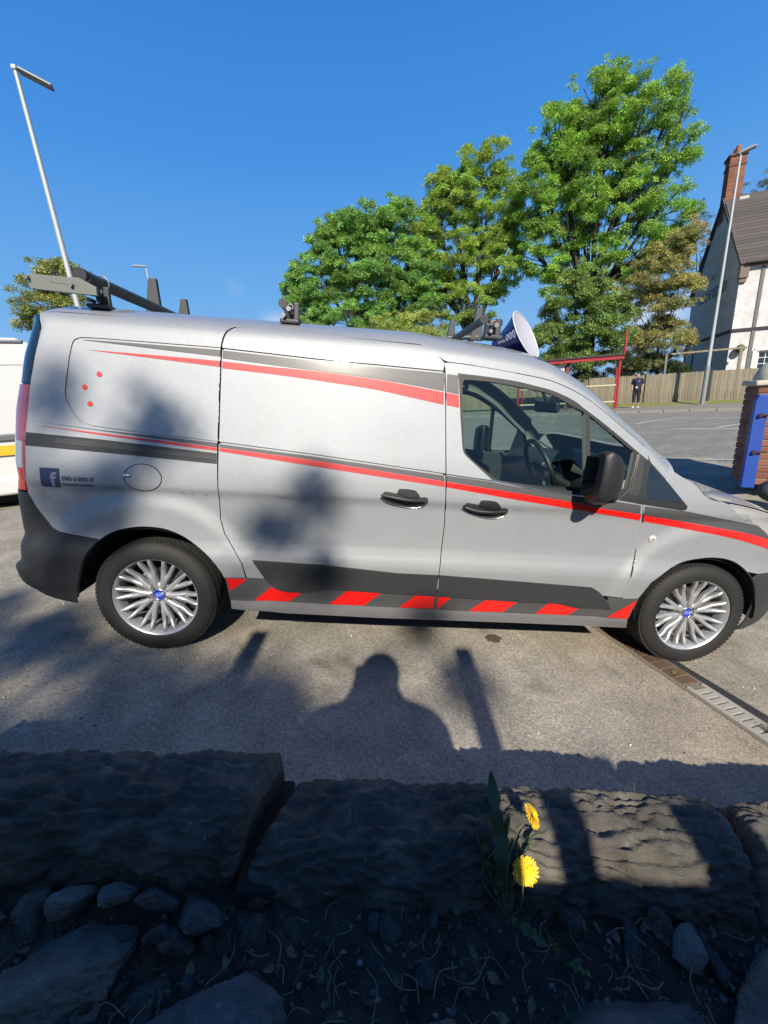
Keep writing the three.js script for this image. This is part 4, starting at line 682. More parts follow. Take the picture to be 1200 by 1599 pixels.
  // dark trim
  part('string_course', join([at(box(L, .17, .05, .008), L / 2, 3.72, .027), at(box(.05, .17, D, .008), -.027, 3.72, -D / 2)]), dark, t);
  part('timber_strip', at(box(.16, E - .4, .05, .008), .95, (E - .4) / 2 + .1, .026), mat([.16, .16, .17], .8), t);
  part('timber_strip', at(box(.05, 5.0, .16, .008), -.026, 2.5, -D + .1), dark, t);
  part('timber_strip', at(box(.05, 3.0, .12, .008), -.026, 1.5, -D + 2.2), dark, t);
  part('plinth', join([at(box(L, .45, .06, .01), L / 2, .225, .03), at(box(.06, .45, D, .01), -.03, .225, -D / 2)]), mat([.07, .07, .075], .9), t);
  // chimney stack of brick
  const chim = new THREE.Group(); chim.name = 'chimney'; chim.position.set(.34, A - 1.05, -D / 2 - .3); chim.scale.set(.92, 1.03, .92); t.add(chim);
  part('stack_core', at(new THREE.BoxGeometry(.80, 3.2, .92), 0, 1.6, 0), mortar, chim);
  const cb = box(.27, .085, .06, .006), cz = box(.06, .085, .30, .006);
  for (let c = 0; c < 32; c++) { const y = .06 + c * .099; for (const s of [1, -1]) { for (let k = 0; k < 3; k++) { const m = part('brick', cb, brickTones[Math.floor(rr() * 5)], chim); m.position.set(-.28 + k * .28 + (c % 2 ? .0 : .02), y, s * .445); } for (let k = 0; k < 3; k++) { const m = part('brick', cz, brickTones[Math.floor(rr() * 5)], chim); m.position.set(s * .385, y, -.31 + k * .31); } } }
  part('chimney_cap', join([at(box(1.0, .12, 1.12, .01), 0, 3.24, 0), at(box(.92, .1, 1.04, .01), 0, 2.75, 0)]), mat([.16, .075, .05], .9), chim);
  for (const z of [-.22, .22]) part('chimney_pot', at(new THREE.CylinderGeometry(.14, .17, .42, 14), 0, 3.5, z), mat([.33, .12, .07], .85), chim);
  part('flashing', at(box(.5, .22, .3, .02), .55, .98, .5), mat([.55, .55, .54], .8), chim);
  // painted name on the gable
  const sign = (str, size, z, y) => { const tex = canvasTex(512, 128, (c, w, h) => { c.clearRect(0, 0, w, h); c.fillStyle = '#3a3d45'; c.font = `bold ${size}px serif`; c.textAlign = 'center'; c.fillText(str, w / 2, 98); }); return [tex, z, y]; };
  const nm = sign('OLDFIELD', 100), th = sign('THE', 90);
  const pl = (tex, w, h, y, z) => { const g = new THREE.PlaneGeometry(w, h); g.rotateY(-Math.PI / 2); g.translate(-.006, y, z); return part('painted_name', g, mat([1, 1, 1], .9, 0, { map: tex, transparent: true }), t); };
  pl(nm[0], 5.2, 1.0, 6.35, -D / 2 - .1); pl(th[0], 1.6, .45, 7.3, -D / 2 - .1);
  part('wall_basket', join([at(new THREE.SphereGeometry(.22, 12, 8), .42, 2.75, .3), rod([.42, 2.75, .02], [.42, 3.0, .3], .015)]), mat([.12, .13, .06], .95), t);
}
{ // shrub and dark tub by the house corner
  const g = thing('shrub', 'small straggly shrub at the foot of the white house corner', 'shrub', V3(20.85, .25, -20.15)); const rr = rng(41), list = [], lf = [];
  for (let i = 0; i < 26; i++) { const a = rr() * 6.28, l = .5 + rr() * .9, e = [Math.cos(a) * l * .5, l, Math.sin(a) * l * .5]; list.push(tube([[0, 0, 0], [e[0] * .4, l * .5, e[2] * .4], e], .012, 5, 4)); for (let k = 0; k < 14; k++) { const q = new THREE.PlaneGeometry(.16, .07); at(q, e[0] * (.3 + rr() * .8), l * (.25 + rr() * .85), e[2] * (.3 + rr() * .8), rr() * 6, rr() * 6, rr() * 6); lf.push(q); } }
  part('stem', join(list), mat([.12, .08, .04], .9), g); part('foliage', join(lf), phys([.16, .19, .06], .8, 0, { transmission: .3, thickness: 0 }), g);
  single('tub', new THREE.LatheGeometry([[0, 0], [.28, 0], [.34, .5], [.31, .5], [.27, .1]].map((p) => new THREE.Vector2(...p)), 20), mat([.02, .02, .022], .7), 'dark planting tub by the corner of the white house', 'tub', V3(21.5, .2, -20.0));
}
{ // a white panel van behind, only its tail in the picture
  const q = new THREE.Quaternion().setFromAxisAngle(V3(0, 1, 0), .467);
  const t = thing('white_van', 'white panel van with a yellow number plate parked behind the silver van', 'van', V3(-3.06, .18, -1.95), q), wht = phys([.70, .71, .71], .35, 0, { clearcoat: .7, clearcoatRoughness: .1 });
  t.scale.setScalar(.78); const W = 1.95, sh = new THREE.Shape(); const pr = [[-W / 2, .35], [-W / 2, 1.5], [-W / 2 + .05, 2.1], [-W / 2 + .14, 2.42], [-W / 2 + .3, 2.5], [W / 2 - .3, 2.5], [W / 2 - .14, 2.42], [W / 2 - .05, 2.1], [W / 2, 1.5], [W / 2, .35]]; sh.setFromPoints(pr.map((p) => new THREE.Vector2(...p)));
  const g = new THREE.ExtrudeGeometry(sh, { depth: 4.6, bevelEnabled: true, bevelSize: .03, bevelThickness: .05, bevelSegments: 3 }); g.translate(0, 0, -4.6); part('body', g, wht, t);
  for (const s of [-1, 1]) { const d = part('rear_door', at(box(W / 2 - .1, 1.92, .03, .03), s * (W / 4 - .03), 1.40, .06), wht, t); part('hinge', join([at(box(.14, .18, .03, .01), s * .36, .35, .02), at(box(.05, .22, .05, .015), s * .44, .35, .03)]).translate(s * (W / 4 - .03) * 0 + s * .44, 1.49, .06), mat([.35, .38, .38], .5, .3), d); part('door_seam', at(box(.012, 1.9, .006, 0), s * (W / 2 - .12), 1.40, .077), darkIn, d); part('top_line', at(box(W / 2 - .14, .012, .006, 0), s * (W / 4 - .03), 2.16, .077), mat([.4, .42, .42], .6), d); }
  part('high_lamp', at(box(.5, .05, .08, .02), .52, 2.47, .03), mat([.12, .13, .16], .4), t);
  part('door_handle', join([at(box(.5, .10, .04, .02), .42, 1.16, .09)]), mat([.12, .13, .14], .5), t);
  const pt = canvasTex(512, 112, (c, w, h) => { c.fillStyle = '#f2b81e'; c.fillRect(0, 0, w, h); c.fillStyle = '#15120c'; c.font = 'bold 100px sans-serif'; c.fillText('FJA', 270, 92); });
  part('number_plate', at(box(.66, .142, .01, .003), .44, .98, .10), [mat([.86, .55, .04], .5)][0], t);
  part('plate_lettering', at(new THREE.PlaneGeometry(.64, .138), .44, .98, .112), mat([1, 1, 1], .45, 0, { map: pt }), t);
  part('bumper', at(box(W - .02, .26, .14, .05), 0, .46, .08), wht, t);
  part('underside', at(box(W - .2, .2, 4.2, .02), 0, .28, -2.3), darkIn, t);
  for (const s of [-1, 1]) { part('tail_lamp', at(box(.12, .6, .05, .02), s * (W / 2 - .05), 1.0, .05), mat([.3, .02, .02], .3), t); for (const z of [-.9, -3.8]) part('wheel', at(new THREE.CylinderGeometry(.34, .34, .22, 28).rotateZ(Math.PI / 2), s * (W / 2 - .12), .34, z), rubber, t); }
}
// ---------------------------------------------------------------- trees
function leafSprig(n, size, seed, droop = .3) { // a spray of small folded leaves
  const r = rng(seed), p = [], id = [];
  for (let i = 0; i < n; i++) {
    const a = r() * 6.283, el = (r() - .35) * 1.5, d = V3(Math.cos(a) * Math.cos(el), Math.sin(el), Math.sin(a) * Math.cos(el)), c = d.clone().multiplyScalar(size * (.5 + r() * 1.3)), l = size * (.7 + r() * .6), w = l * .36;
    const dir = V3(d.x + (r() - .5), d.y * .4 - droop + (r() - .5) * .6, d.z + (r() - .5)).normalize(), sd = dir.clone().cross(V3(r() - .5, 1.2, r() - .5)).normalize(), up = sd.clone().cross(dir).multiplyScalar(w * .35), k = p.length / 3;
    for (const q of [c, c.clone().addScaledVector(dir, l * .5).addScaledVector(sd, w).add(up), c.clone().addScaledVector(dir, l), c.clone().addScaledVector(dir, l * .5).addScaledVector(sd, -w).add(up)]) p.push(q.x, q.y, q.z);
    id.push(k, k + 1, k + 2, k, k + 2, k + 3);
  }
  const g = new THREE.BufferGeometry(); g.setAttribute('position', new THREE.Float32BufferAttribute(p, 3)); g.setIndex(id); g.computeVertexNormals(); return g;
}
const sprigs = [leafSprig(24, .088, 1), leafSprig(24, .088, 2)];
const leafMat = (c) => phys(c, .75, 0, { transmission: .5, thickness: 0, specularIntensity: .4 });
const bark = mat([.055, .048, .038], .95);
// blobs: [x, y, z, rx, ry] in the world; leaves gather in clumps over and inside each
function tree(name, label, category, base, r0, blobs, { color, seed = 1, density = 1, clump = .50, scale = 1, fork = null, group, spread = .5, sprig = sprigs[0], hollow = .35 }) {
  const t = thing(name, label, category, base, null, group), r = rng(seed), limbs = [], B = base;
  const fk = fork ? V3(...fork).sub(B) : V3(0, 2.5, 0);
  limbs.push(tube([[0, -.3, 0], [fk.x * .4 + .05, fk.y * .5, fk.z * .4], [fk.x, fk.y, fk.z]], r0, 12, 9));
  const mats = [], cols = [], M4 = new THREE.Matrix4(), Q = new THREE.Quaternion(), E = new THREE.Euler(), c0 = lin(...color), C = new THREE.Color();
  for (const b of blobs) {
    const c = V3(b[0], b[1], b[2]).sub(B), rx = b[3], ry = b[4], rz = b[5] ?? Math.max(rx, .6) * .95, br = r0 * clamp(rx / 5, .08, .32);
    const mid = fk.clone().lerp(c, .5).add(V3((r() - .5) * .8, .4 + r() * .4, (r() - .5) * .8));
    limbs.push(tube([fk, mid, c], br, 12, 6));
    for (let k = 0; k < 4 + rx * 3; k++) { const d = V3(r() - .5, r() - .3, r() - .5).normalize(); const e = c.clone().add(V3(d.x * rx * .9, d.y * ry * .9, d.z * rz * .9)); limbs.push(tube([mid.clone().lerp(c, .3 + r() * .6), c.clone().lerp(e, .5).add(V3(0, -.15, 0)), e], br * .3, 6, 4)); }
    const n = Math.max(3, Math.round(density * (rx * ry * 8.5 + 2))), shoots = rx > .6 ? Math.round(5 + rx * 5) : 2;
    for (let k = 0; k < n + shoots; k++) {
      const d = V3(r() * 2 - 1, r() * 2 - 1, r() * 2 - 1); if (d.length() > 1) { k--; continue; } const q = d.clone().normalize().multiplyScalar(lerp(hollow, 1, Math.sqrt(r())) );
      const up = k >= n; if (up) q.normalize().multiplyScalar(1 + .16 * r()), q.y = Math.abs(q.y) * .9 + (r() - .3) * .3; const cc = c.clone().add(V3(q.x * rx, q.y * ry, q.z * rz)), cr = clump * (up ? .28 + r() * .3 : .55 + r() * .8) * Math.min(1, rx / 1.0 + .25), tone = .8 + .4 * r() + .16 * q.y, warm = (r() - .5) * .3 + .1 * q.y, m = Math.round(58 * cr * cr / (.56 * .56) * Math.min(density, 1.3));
      for (let i = 0; i < m; i++) {
        const a = r() * 6.283, z = r() * 1.5 - .5, h = Math.sqrt(Math.max(0, 1 - Math.min(1, z * z))), rad = cr * (.55 + .5 * r()), p = cc.clone().add(V3(Math.cos(a) * h * rad, z * rad * .62, Math.sin(a) * h * rad)), s = scale * (.65 + r() * .6);
        M4.compose(p, Q.setFromEuler(E.set((r() - .5) * 1.2, r() * 6.283, (r() - .5) * 1.2)), V3(s, s, s)); mats.push(M4.clone());
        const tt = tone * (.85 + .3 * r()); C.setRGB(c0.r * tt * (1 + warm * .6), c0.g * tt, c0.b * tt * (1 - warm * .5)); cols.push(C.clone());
      }
    }
  }
  part('trunk', join(limbs), bark, t);
  const im = new THREE.InstancedMesh(sprig, leafMat([1, 1, 1]), mats.length); mats.forEach((m, i) => { im.setMatrixAt(i, m); im.setColorAt(i, cols[i]); });
  im.name = 'crown'; im.userData.kind = 'stuff'; im.castShadow = im.receiveShadow = true; t.add(im); return t;
}
const G1 = [.46, .76, .13], G2 = [.53, .76, .14], G3 = [.42, .74, .18], OLV = [.58, .58, .22];
tree('maple_tree', 'tallest tree with open upright branches beside the white house', 'tree', V3(17.4, .2, -27.4), .34, [[14.7, 16.2, -28.2, 1.84, 1.91], [13.9, 13.9, -28.5, 1.69, 2.36], [16.6, 17.7, -27.3, 1.76, 1.82], [17.5, 18.3, -26.9, .84, 1.25], [18.8, 16, -26.1, 1.91, 2.13], [20.1, 16.6, -25.3, .81, 1.54], [20.3, 13.6, -25.1, 1.1, 1.6], [16.8, 14.3, -27.2, 2.42, 2.25], [15.3, 11.8, -28, 2.55, 1.97], [18, 11.6, -26.6, 2.44, 1.89], [20, 11.4, -25.3, 1.75, 1.63], [13.9, 10.1, -28.6, 1.98, 1.63], [16.2, 8.6, -27.5, 2.16, 1.4], [19.4, 9.1, -25.8, 2.43, 1.51], [20.3, 9.1, -25.1, 1.4, 1.0], [14.1, 17.7, -28.5, .41, 1.06], [17.2, 19, -27, .31, .78], [18.6, 18.1, -26.2, .3, .91], [18.9, 18.2, -26, .3, .83], [19.7, 17.6, -25.5, .37, .85], [20.7, 16.3, -24.9, .33, 1.01], [17.2, 16.2, -27, 1.9, 1.5], [15.3, 15, -28, 1.4, 1.4], [18.6, 13.6, -26.3, 1.6, 1.6], [14.2, 12.2, -28.4, 1.2, 1.2], [21.1, 14.9, -24.7, .45, .35], [21.2, 10.6, -24.6, .5, .3]], { color: G1, seed: 21, fork: [17.1, 6.2, -27.2], density: .78, group: 'trees in the row beyond the road' });
tree('maple_tree', 'yellow green tree in the middle of the row beyond the road', 'tree', V3(10.2, .2, -31.9), .30, [[11.6, 16.7, -31.5, 1.27, 1.48], [10.3, 15.7, -31.9, 1.85, 1.72], [8.5, 15.2, -32.3, 1.65, 1.75], [7.6, 13.6, -32.5, 1.68, 2], [11.2, 13.2, -31.6, 2.12, 2.19], [9.4, 10.9, -32.1, 2.43, 2.26], [12.1, 10.1, -31.3, 1.68, 2], [7, 9.8, -32.5, 1.98, 1.84], [10.3, 7.7, -31.8, 2.23, 1.61], [12.9, 13.8, -31.1, .65, 2.36], [6.4, 12.2, -32.5, 1.5, 1.8], [8.2, 8.4, -32.2, 1.8, 1.5], [12.6, 12, -31.2, 1.3, 1.8], [9.6, 17.3, -31.9, .5, .9], [8.2, 16.8, -32.2, .5, .8]], { color: G2, seed: 22, fork: [10.1, 5, -31.9], density: .85, group: 'trees in the row beyond the road' });
tree('maple_tree', 'broad dense tree at the left end of the row beyond the road', 'tree', V3(1.4, .2, -31), .30, [[1.8, 12.9, -31, 2.06, 1.49], [-.2, 11.8, -31, 1.84, 1.71], [4.1, 13.2, -30.9, 1.82, 1.27], [-1.3, 9.7, -30.9, 2.1, 1.74], [2, 9.6, -31, 2.59, 2.19], [5.3, 10.3, -30.8, 1.87, 1.95], [4.3, 7.3, -30.9, 1.92, 1.34], [-2.3, 8, -30.8, 1.42, 1.1], [.9, 7.1, -31, 2.88, 1.12], [-2.6, 6.4, -30.8, 1.6, 1.0], [-3.2, 8.9, -30.8, .8, 1.2], [6.2, 8.2, -30.7, 1.6, 1.6], [3.2, 11.2, -31, 2, 1.5], [.2, 13.2, -31, .9, .7], [2.6, 5.6, -31, 2.4, 1]], { color: G3, seed: 23, fork: [1.3, 4.2, -31], density: 1.15, group: 'trees in the row beyond the road' });
tree('small_tree', 'leafy young tree just behind the bus shelter', 'tree', V3(14.9, .2, -24.0), .14, [[14.5, 6, -23.9, 1.94, 1.8], [15.6, 3.7, -23.4, 1.75, 1.45], [13.3, 4.1, -24.5, 1.21, 1.12], [16.4, 5, -22.9, 1.32, 1.4], [14.3, 2.6, -24.3, 1.6, .9]], { color: [.34, .52, .13], seed: 24, fork: [14.8, 2.4, -23.8], density: 1.1 });
tree('tall_shrub', 'pale olive shrub against the gable of the white house', 'shrub', V3(19.7, .3, -23.3), .12, [[19.2, 7.4, -23.5, 1.51, 1.76], [19.9, 5.6, -23, 1.33, 1.76], [18.9, 5, -23.7, 1.37, 1.82], [19.8, 3.4, -23.1, 1.36, 1.26], [20.1, 8.2, -22.8, .91, 1.7], [17.9, 6.3, -24.3, .99, 1.47], [18.6, 3.0, -23.8, 1.4, 1.2]], { color: OLV, seed: 25, fork: [19.6, 2.2, -23.3], density: 1.0, scale: .85, clump: .5 });
tree('bare_tree', 'thin half bare tree showing behind the chimney', 'tree', V3(28.4, .2, -32.2), .16, [[27.5, 12.9, -32.3, .98, 1.37], [28.1, 10.6, -31.9, 1.24, 1.38], [30.3, 14, -30.1, .82, 1.18], [30.8, 13, -30, .7, .9]], { color: [.24, .26, .11], seed: 26, fork: [28.3, 7, -32], density: .35, scale: .8 });
tree('garden_tree', 'tree behind the leaning lamp post at the left edge', 'tree', V3(-10.6, .2, -15.6), .13, [[-10.6, 6.3, -15.6, .74, .69], [-11.1, 5.6, -15.3, .69, .73], [-10.1, 6.6, -15.9, .63, .42], [-10.4, 5.4, -15.7, 1.01, .52], [-10.7, 4.6, -15.5, 1.0, .7]], { color: [.44, .50, .14], seed: 27, fork: [-10.6, 3.6, -15.6], density: 1.3, scale: .75, clump: .4 });
tree('hedge_bush', 'dark bush filling the gap behind the board fence', 'bush', V3(16.4, .3, -23.2), .07, [[15.9, 2, -23.7, 1.61, .82], [14.3, 1.9, -24.6, 1.24, .69], [18, 2.3, -22.9, 1.15, 1], [19.5, 1.8, -21.9, .92, .69]], { color: [.08, .13, .03], seed: 28, fork: [16.3, 1, -23.3], density: .9, scale: .8 });
tree('low_tree', 'pale low tree showing over the roof of the silver van', 'tree', V3(4.9, .2, -25.2), .12, [[6, 5.6, -24.9, 1.58, .73], [3.7, 5.6, -25.1, 1.59, .59], [5, 4.6, -25, 2.4, .8]], { color: [.56, .68, .18], seed: 29, fork: [4.9, 2.6, -25.1], density: 1, scale: .8, clump: .45 });
// ---------------------------------------------------------------- people
// one continuous surface round tapered bones: [a, b, ra, rb]
function figure(bones, cell, k = .03) {
  const lo = V3(1e9, 1e9, 1e9), hi = V3(-1e9, -1e9, -1e9); for (const [a, b, ra, rb] of bones) for (const [p, q] of [[a, ra], [b, rb]]) { lo.min(V3(p[0] - q, p[1] - q, p[2] - q)); hi.max(V3(p[0] + q, p[1] + q, p[2] + q)); }
  const c = lo.clone().add(hi).multiplyScalar(.5), half = Math.max(hi.x - lo.x, hi.y - lo.y, hi.z - lo.z) / 2 + cell * 4, res = Math.ceil(half * 2 / cell), mc = new MarchingCubes(res, undefined, false, false, 400000), n = mc.size;
  for (let z = 0; z < n; z++) for (let y = 0; y < n; y++) for (let x = 0; x < n; x++) {
    const p = [c.x + (x - n / 2) / (n / 2) * half, c.y + (y - n / 2) / (n / 2) * half, c.z + (z - n / 2) / (n / 2) * half]; let d = 1e3;
    if (p[0] < lo.x - .05 || p[0] > hi.x + .05 || p[2] < lo.z - .05 || p[2] > hi.z + .05) { mc.field[x + y * n + z * n * n] = -1; continue; }
    for (const [a, b, ra, rb, sx = 1] of bones) {
      const ab = [b[0] - a[0], b[1] - a[1], b[2] - a[2]], ap = [p[0] - a[0], p[1] - a[1], p[2] - a[2]], l = ab[0] ** 2 + ab[1] ** 2 + ab[2] ** 2, t = l ? clamp((ap[0] * ab[0] + ap[1] * ab[1] + ap[2] * ab[2]) / l) : 0;
      const e = Math.hypot((ap[0] - ab[0] * t) / sx, ap[1] - ab[1] * t, ap[2] - ab[2] * t) - lerp(ra, rb, t), h = clamp(.5 + .5 * (d - e) / k); d = lerp(d, e, h) - k * h * (1 - h);
    }
    mc.field[x + y * n + z * n * n] = -d;
  }
  mc.isolation = 0; mc.update(); const cnt = mc.count ?? mc.geometry.drawRange.count, pos = mc.positionArray.slice(0, cnt * 3), nor = mc.normalArray.slice(0, cnt * 3);
  for (let i = 0; i < cnt; i++) { pos[i * 3] = c.x + pos[i * 3] * half; pos[i * 3 + 1] = c.y + pos[i * 3 + 1] * half; pos[i * 3 + 2] = c.z + pos[i * 3 + 2] * half; }
  const g = new THREE.BufferGeometry(); g.setAttribute('position', new THREE.BufferAttribute(pos, 3)); g.setAttribute('normal', new THREE.BufferAttribute(nor, 3)); return g;
}
{ // the woman waiting at the kerb
  const skinM = mat([.48, .27, .19], .6), navy = mat([.012, .014, .035], .85), black = mat([.010, .010, .012], .85), hair = mat([.03, .018, .012], .7), white = mat([.72, .72, .72], .7);
  const t = thing('person', 'person in a navy top, cropped black trousers and white shoes standing by the fence', 'person', V3(14.98, .14, -18.01), new THREE.Quaternion().setFromAxisAngle(V3(0, 1, 0), -.75));
  const legL = [[.085, .87, 0], [.10, .48, .015], [.105, .09, -.01]], legR = [[-.085, .87, 0], [-.10, .48, .02], [-.11, .09, 0]];
  const armL = [[.185, 1.36, 0], [.245, 1.12, -.01], [.225, .90, .06]], armR = [[-.185, 1.36, 0], [-.255, 1.13, -.05], [-.20, .96, .09]];
  const hd = [-.01, 1.555, .015];
  const bones = [[[0, 1.0, 0], [0, 1.28, -.005], .125, .135, 1.2], [[-.1, 1.35, 0], [.1, 1.35, 0], .075, .075], [[0, 1.38, 0], [0, 1.50, .01], .055, .05], [[hd[0], hd[1] - .03, hd[2] + .01], [hd[0], hd[1] + .035, hd[2]], .072, .088], [[-.03, 1.515, .045], [-.015, 1.51, .06], .045, .04], [[-.035, 1.545, .085], [-.04, 1.535, .102], .012, .012]];
  for (const a of [armL, armR]) { bones.push([a[0], a[1], .05, .040], [a[1], a[2], .040, .027]); const w = a[2]; bones.push([w, [w[0] * .98, w[1] - .07, w[2] + .02], .028, .026]); for (let f = 0; f < 4; f++) bones.push([[w[0] * .98, w[1] - .07, w[2] + .005 + f * .014], [w[0] * .95, w[1] - .15 + (f === 3 ? .015 : 0), w[2] + .01 + f * .014], .0085, .007]); bones.push([[w[0], w[1] - .03, w[2] + .04], [w[0] * .97, w[1] - .085, w[2] + .065], .011, .009]); }
  for (const a of [legL, legR]) bones.push([a[0], a[1], .085, .056], [a[1], a[2], .055, .034]);
  part('body', figure(bones, .014, .03), skinM, t);
  part('top', figure([[[0, .93, 0], [0, 1.28, -.005], .142, .148, 1.18], [[-.12, 1.345, 0], [.12, 1.345, 0], .088, .088], [[0, 1.38, 0], [0, 1.42, 0], .075, .06], [armL[0], [.228, 1.20, -.006], .068, .060], [armR[0], [-.235, 1.20, -.03], .068, .060]], .014, .04), navy, t);
  part('trousers', figure([[[-.05, .95, 0], [.05, .95, 0], .125, .125], [legL[0], legL[1], .098, .072], [legL[1], [.103, .30, .0], .070, .055], [legR[0], legR[1], .098, .072], [legR[1], [-.105, .30, .01], .070, .055]], .014, .03), black, t);
  part('hair', figure([[[hd[0], hd[1] + .05, hd[2] - .022], [hd[0] + .005, hd[1] - .03, hd[2] - .055], .098, .085], [[.02, 1.55, -.07], [.03, 1.53, -.12], .05, .035]], .012, .02), hair, t);
  for (const [x, z] of [[.108, .05], [-.115, .055]]) part('shoe', figure([[[x, .05, -.06], [x * 1.05, .04, .11], .046, .038]], .012, .02), white, t);
  part('lanyard', tube([[-.06, 1.42, .07], [-.03, 1.25, .165], [0, 1.06, .168], [.03, 1.25, .165], [.06, 1.42, .07]], .008, 20, 5), mat([.05, .08, .3], .7), t);
  part('name_badge', at(box(.075, .10, .008, .003), 0, 1.01, .17), white, t);
  part('chest_badge', at(box(.07, .025, .01, .003), .085, 1.29, .158), white, t);
}
{ // the photographer, standing behind the wall with the phone held up; only the shadow is in the picture
  const t = thing('person', 'person standing behind the stone wall with both hands raised, seen only as a shadow', 'person', onSlope(1.095, 0, 3.27), QS); t.scale.setScalar(1.022);
  const H = [0, 1.515, .0], coat = mat([.03, .035, .05], .9);
  const arms = [[[.20, 1.25, .02], [.235, 1.03, -.02], [.06, 1.29, -.22]], [[-.23, 1.25, .02], [-.28, 1.03, -.02], [-.10, 1.29, -.22]]], fingers = [];
  for (const [i, a] of arms.entries()) { const s = i ? -1 : 1, w = a[2]; fingers.push([w, [w[0] - s * .005, w[1] + .05, w[2] - .01], .028, .03]); for (let f = 0; f < 4; f++) { const p = [w[0] + s * .012, w[1] + .03 + f * .022, w[2] - .012], m = [p[0] - s * .004, p[1] + .012, p[2] - .045 + f * .002]; fingers.push([p, m, .009, .0085], [m, [m[0] - s * .03, m[1] + .005, m[2] - .012], .0085, .007]); } fingers.push([[w[0], w[1] + .03, w[2] + .02], [w[0] - s * .035, w[1] + .075, w[2] + .012], .011, .009]); }
  part('body', figure([[[0, .95, .02], [0, 1.20, .02], .20, .22, 1.35], [[-.215, 1.25, .02], [.185, 1.25, .02], .12, .115], [[0, 1.30, .02], [0, 1.43, .01], .07, .06], [[0, 1.49, 0], [0, 1.56, .01], .085, .098], [[.10, .92, .02], [.11, .48, .03], .10, .07], [[.11, .48, .03], [.115, .07, .04], .07, .05], [[-.10, .92, .02], [-.11, .48, .03], .10, .07], [[-.11, .48, .03], [-.115, .07, .04], .07, .05], [[.115, .05, .05], [.13, .04, -.10], .05, .045], [[-.115, .05, .05], [-.13, .04, -.10], .05, .045], ...arms.flatMap((a) => [[a[0], a[1], .105, .075], [a[1], a[2], .06, .035]])], .02, .05), coat, t);
  part('hands', figure(fingers, .006, .012), mat([.48, .28, .2], .6), t);
  part('hair', figure([[[0, 1.575, .012], [0, 1.50, .05], .105, .09], [[-.07, 1.45, .05], [.07, 1.45, .05], .05, .05]], .014, .03), mat([.02, .014, .01], .8), t);
  const ph = single('phone', box(.075, .155, .009, .004), mat([.01, .01, .012], .3), 'dark phone held up in front of the photographer', 'phone', onSlope(1.065, 1.385, 3.02), QS);
  ph.rotation.x -= .25;
}
// ---------------------------------------------------------------- the stone wall in front
const lichen = (x, y, z, ny, base, s = 0) => {
  const a = fbm(x * 9 + s, y * 9, z * 9, 4), b = fbm(x * 30, y * 30 + s, z * 30, 3), m = fbm(x * 5 - s, y * 5, z * 5 + 7, 3), sp = noise(x * 75, y * 75, z * 75);
  let k = 1 + .75 * a + .55 * b, c = base.map((v) => v * Math.max(.25, k));
  if (m > .12) { const q = clamp((m - .12) * 4) * clamp(ny + .4); c = [lerp(c[0], .055, q * .6), lerp(c[1], .062, q * .6), lerp(c[2], .028, q * .6)]; }
  if (b > .22 && a > .0) { const q = clamp((b - .22) * 5); c = c.map((v, i) => lerp(v, [.19, .175, .135][i], q * .6)); }
  if (sp > .82) c = c.map((v) => v + .16 * clamp((sp - .82) * 10));
  return c;
};
const stoneBump = dataTex(512, 512, (u, v, i, j) => { const s = .5 * tileFbm(u, v, 16, 5, 40) + .3 * tileNoise(u, v, 110, 41) + .2 * hash(i, j, 42); return [s, s, s]; });
const stoneMat = mat([1, 1, 1], .9, 0, { vertexColors: true, bumpMap: stoneBump, bumpScale: .006 });
const gritMat = mat([1, 1, 1], .95, 0, { vertexColors: true, bumpMap: stoneBump, bumpScale: .010 });
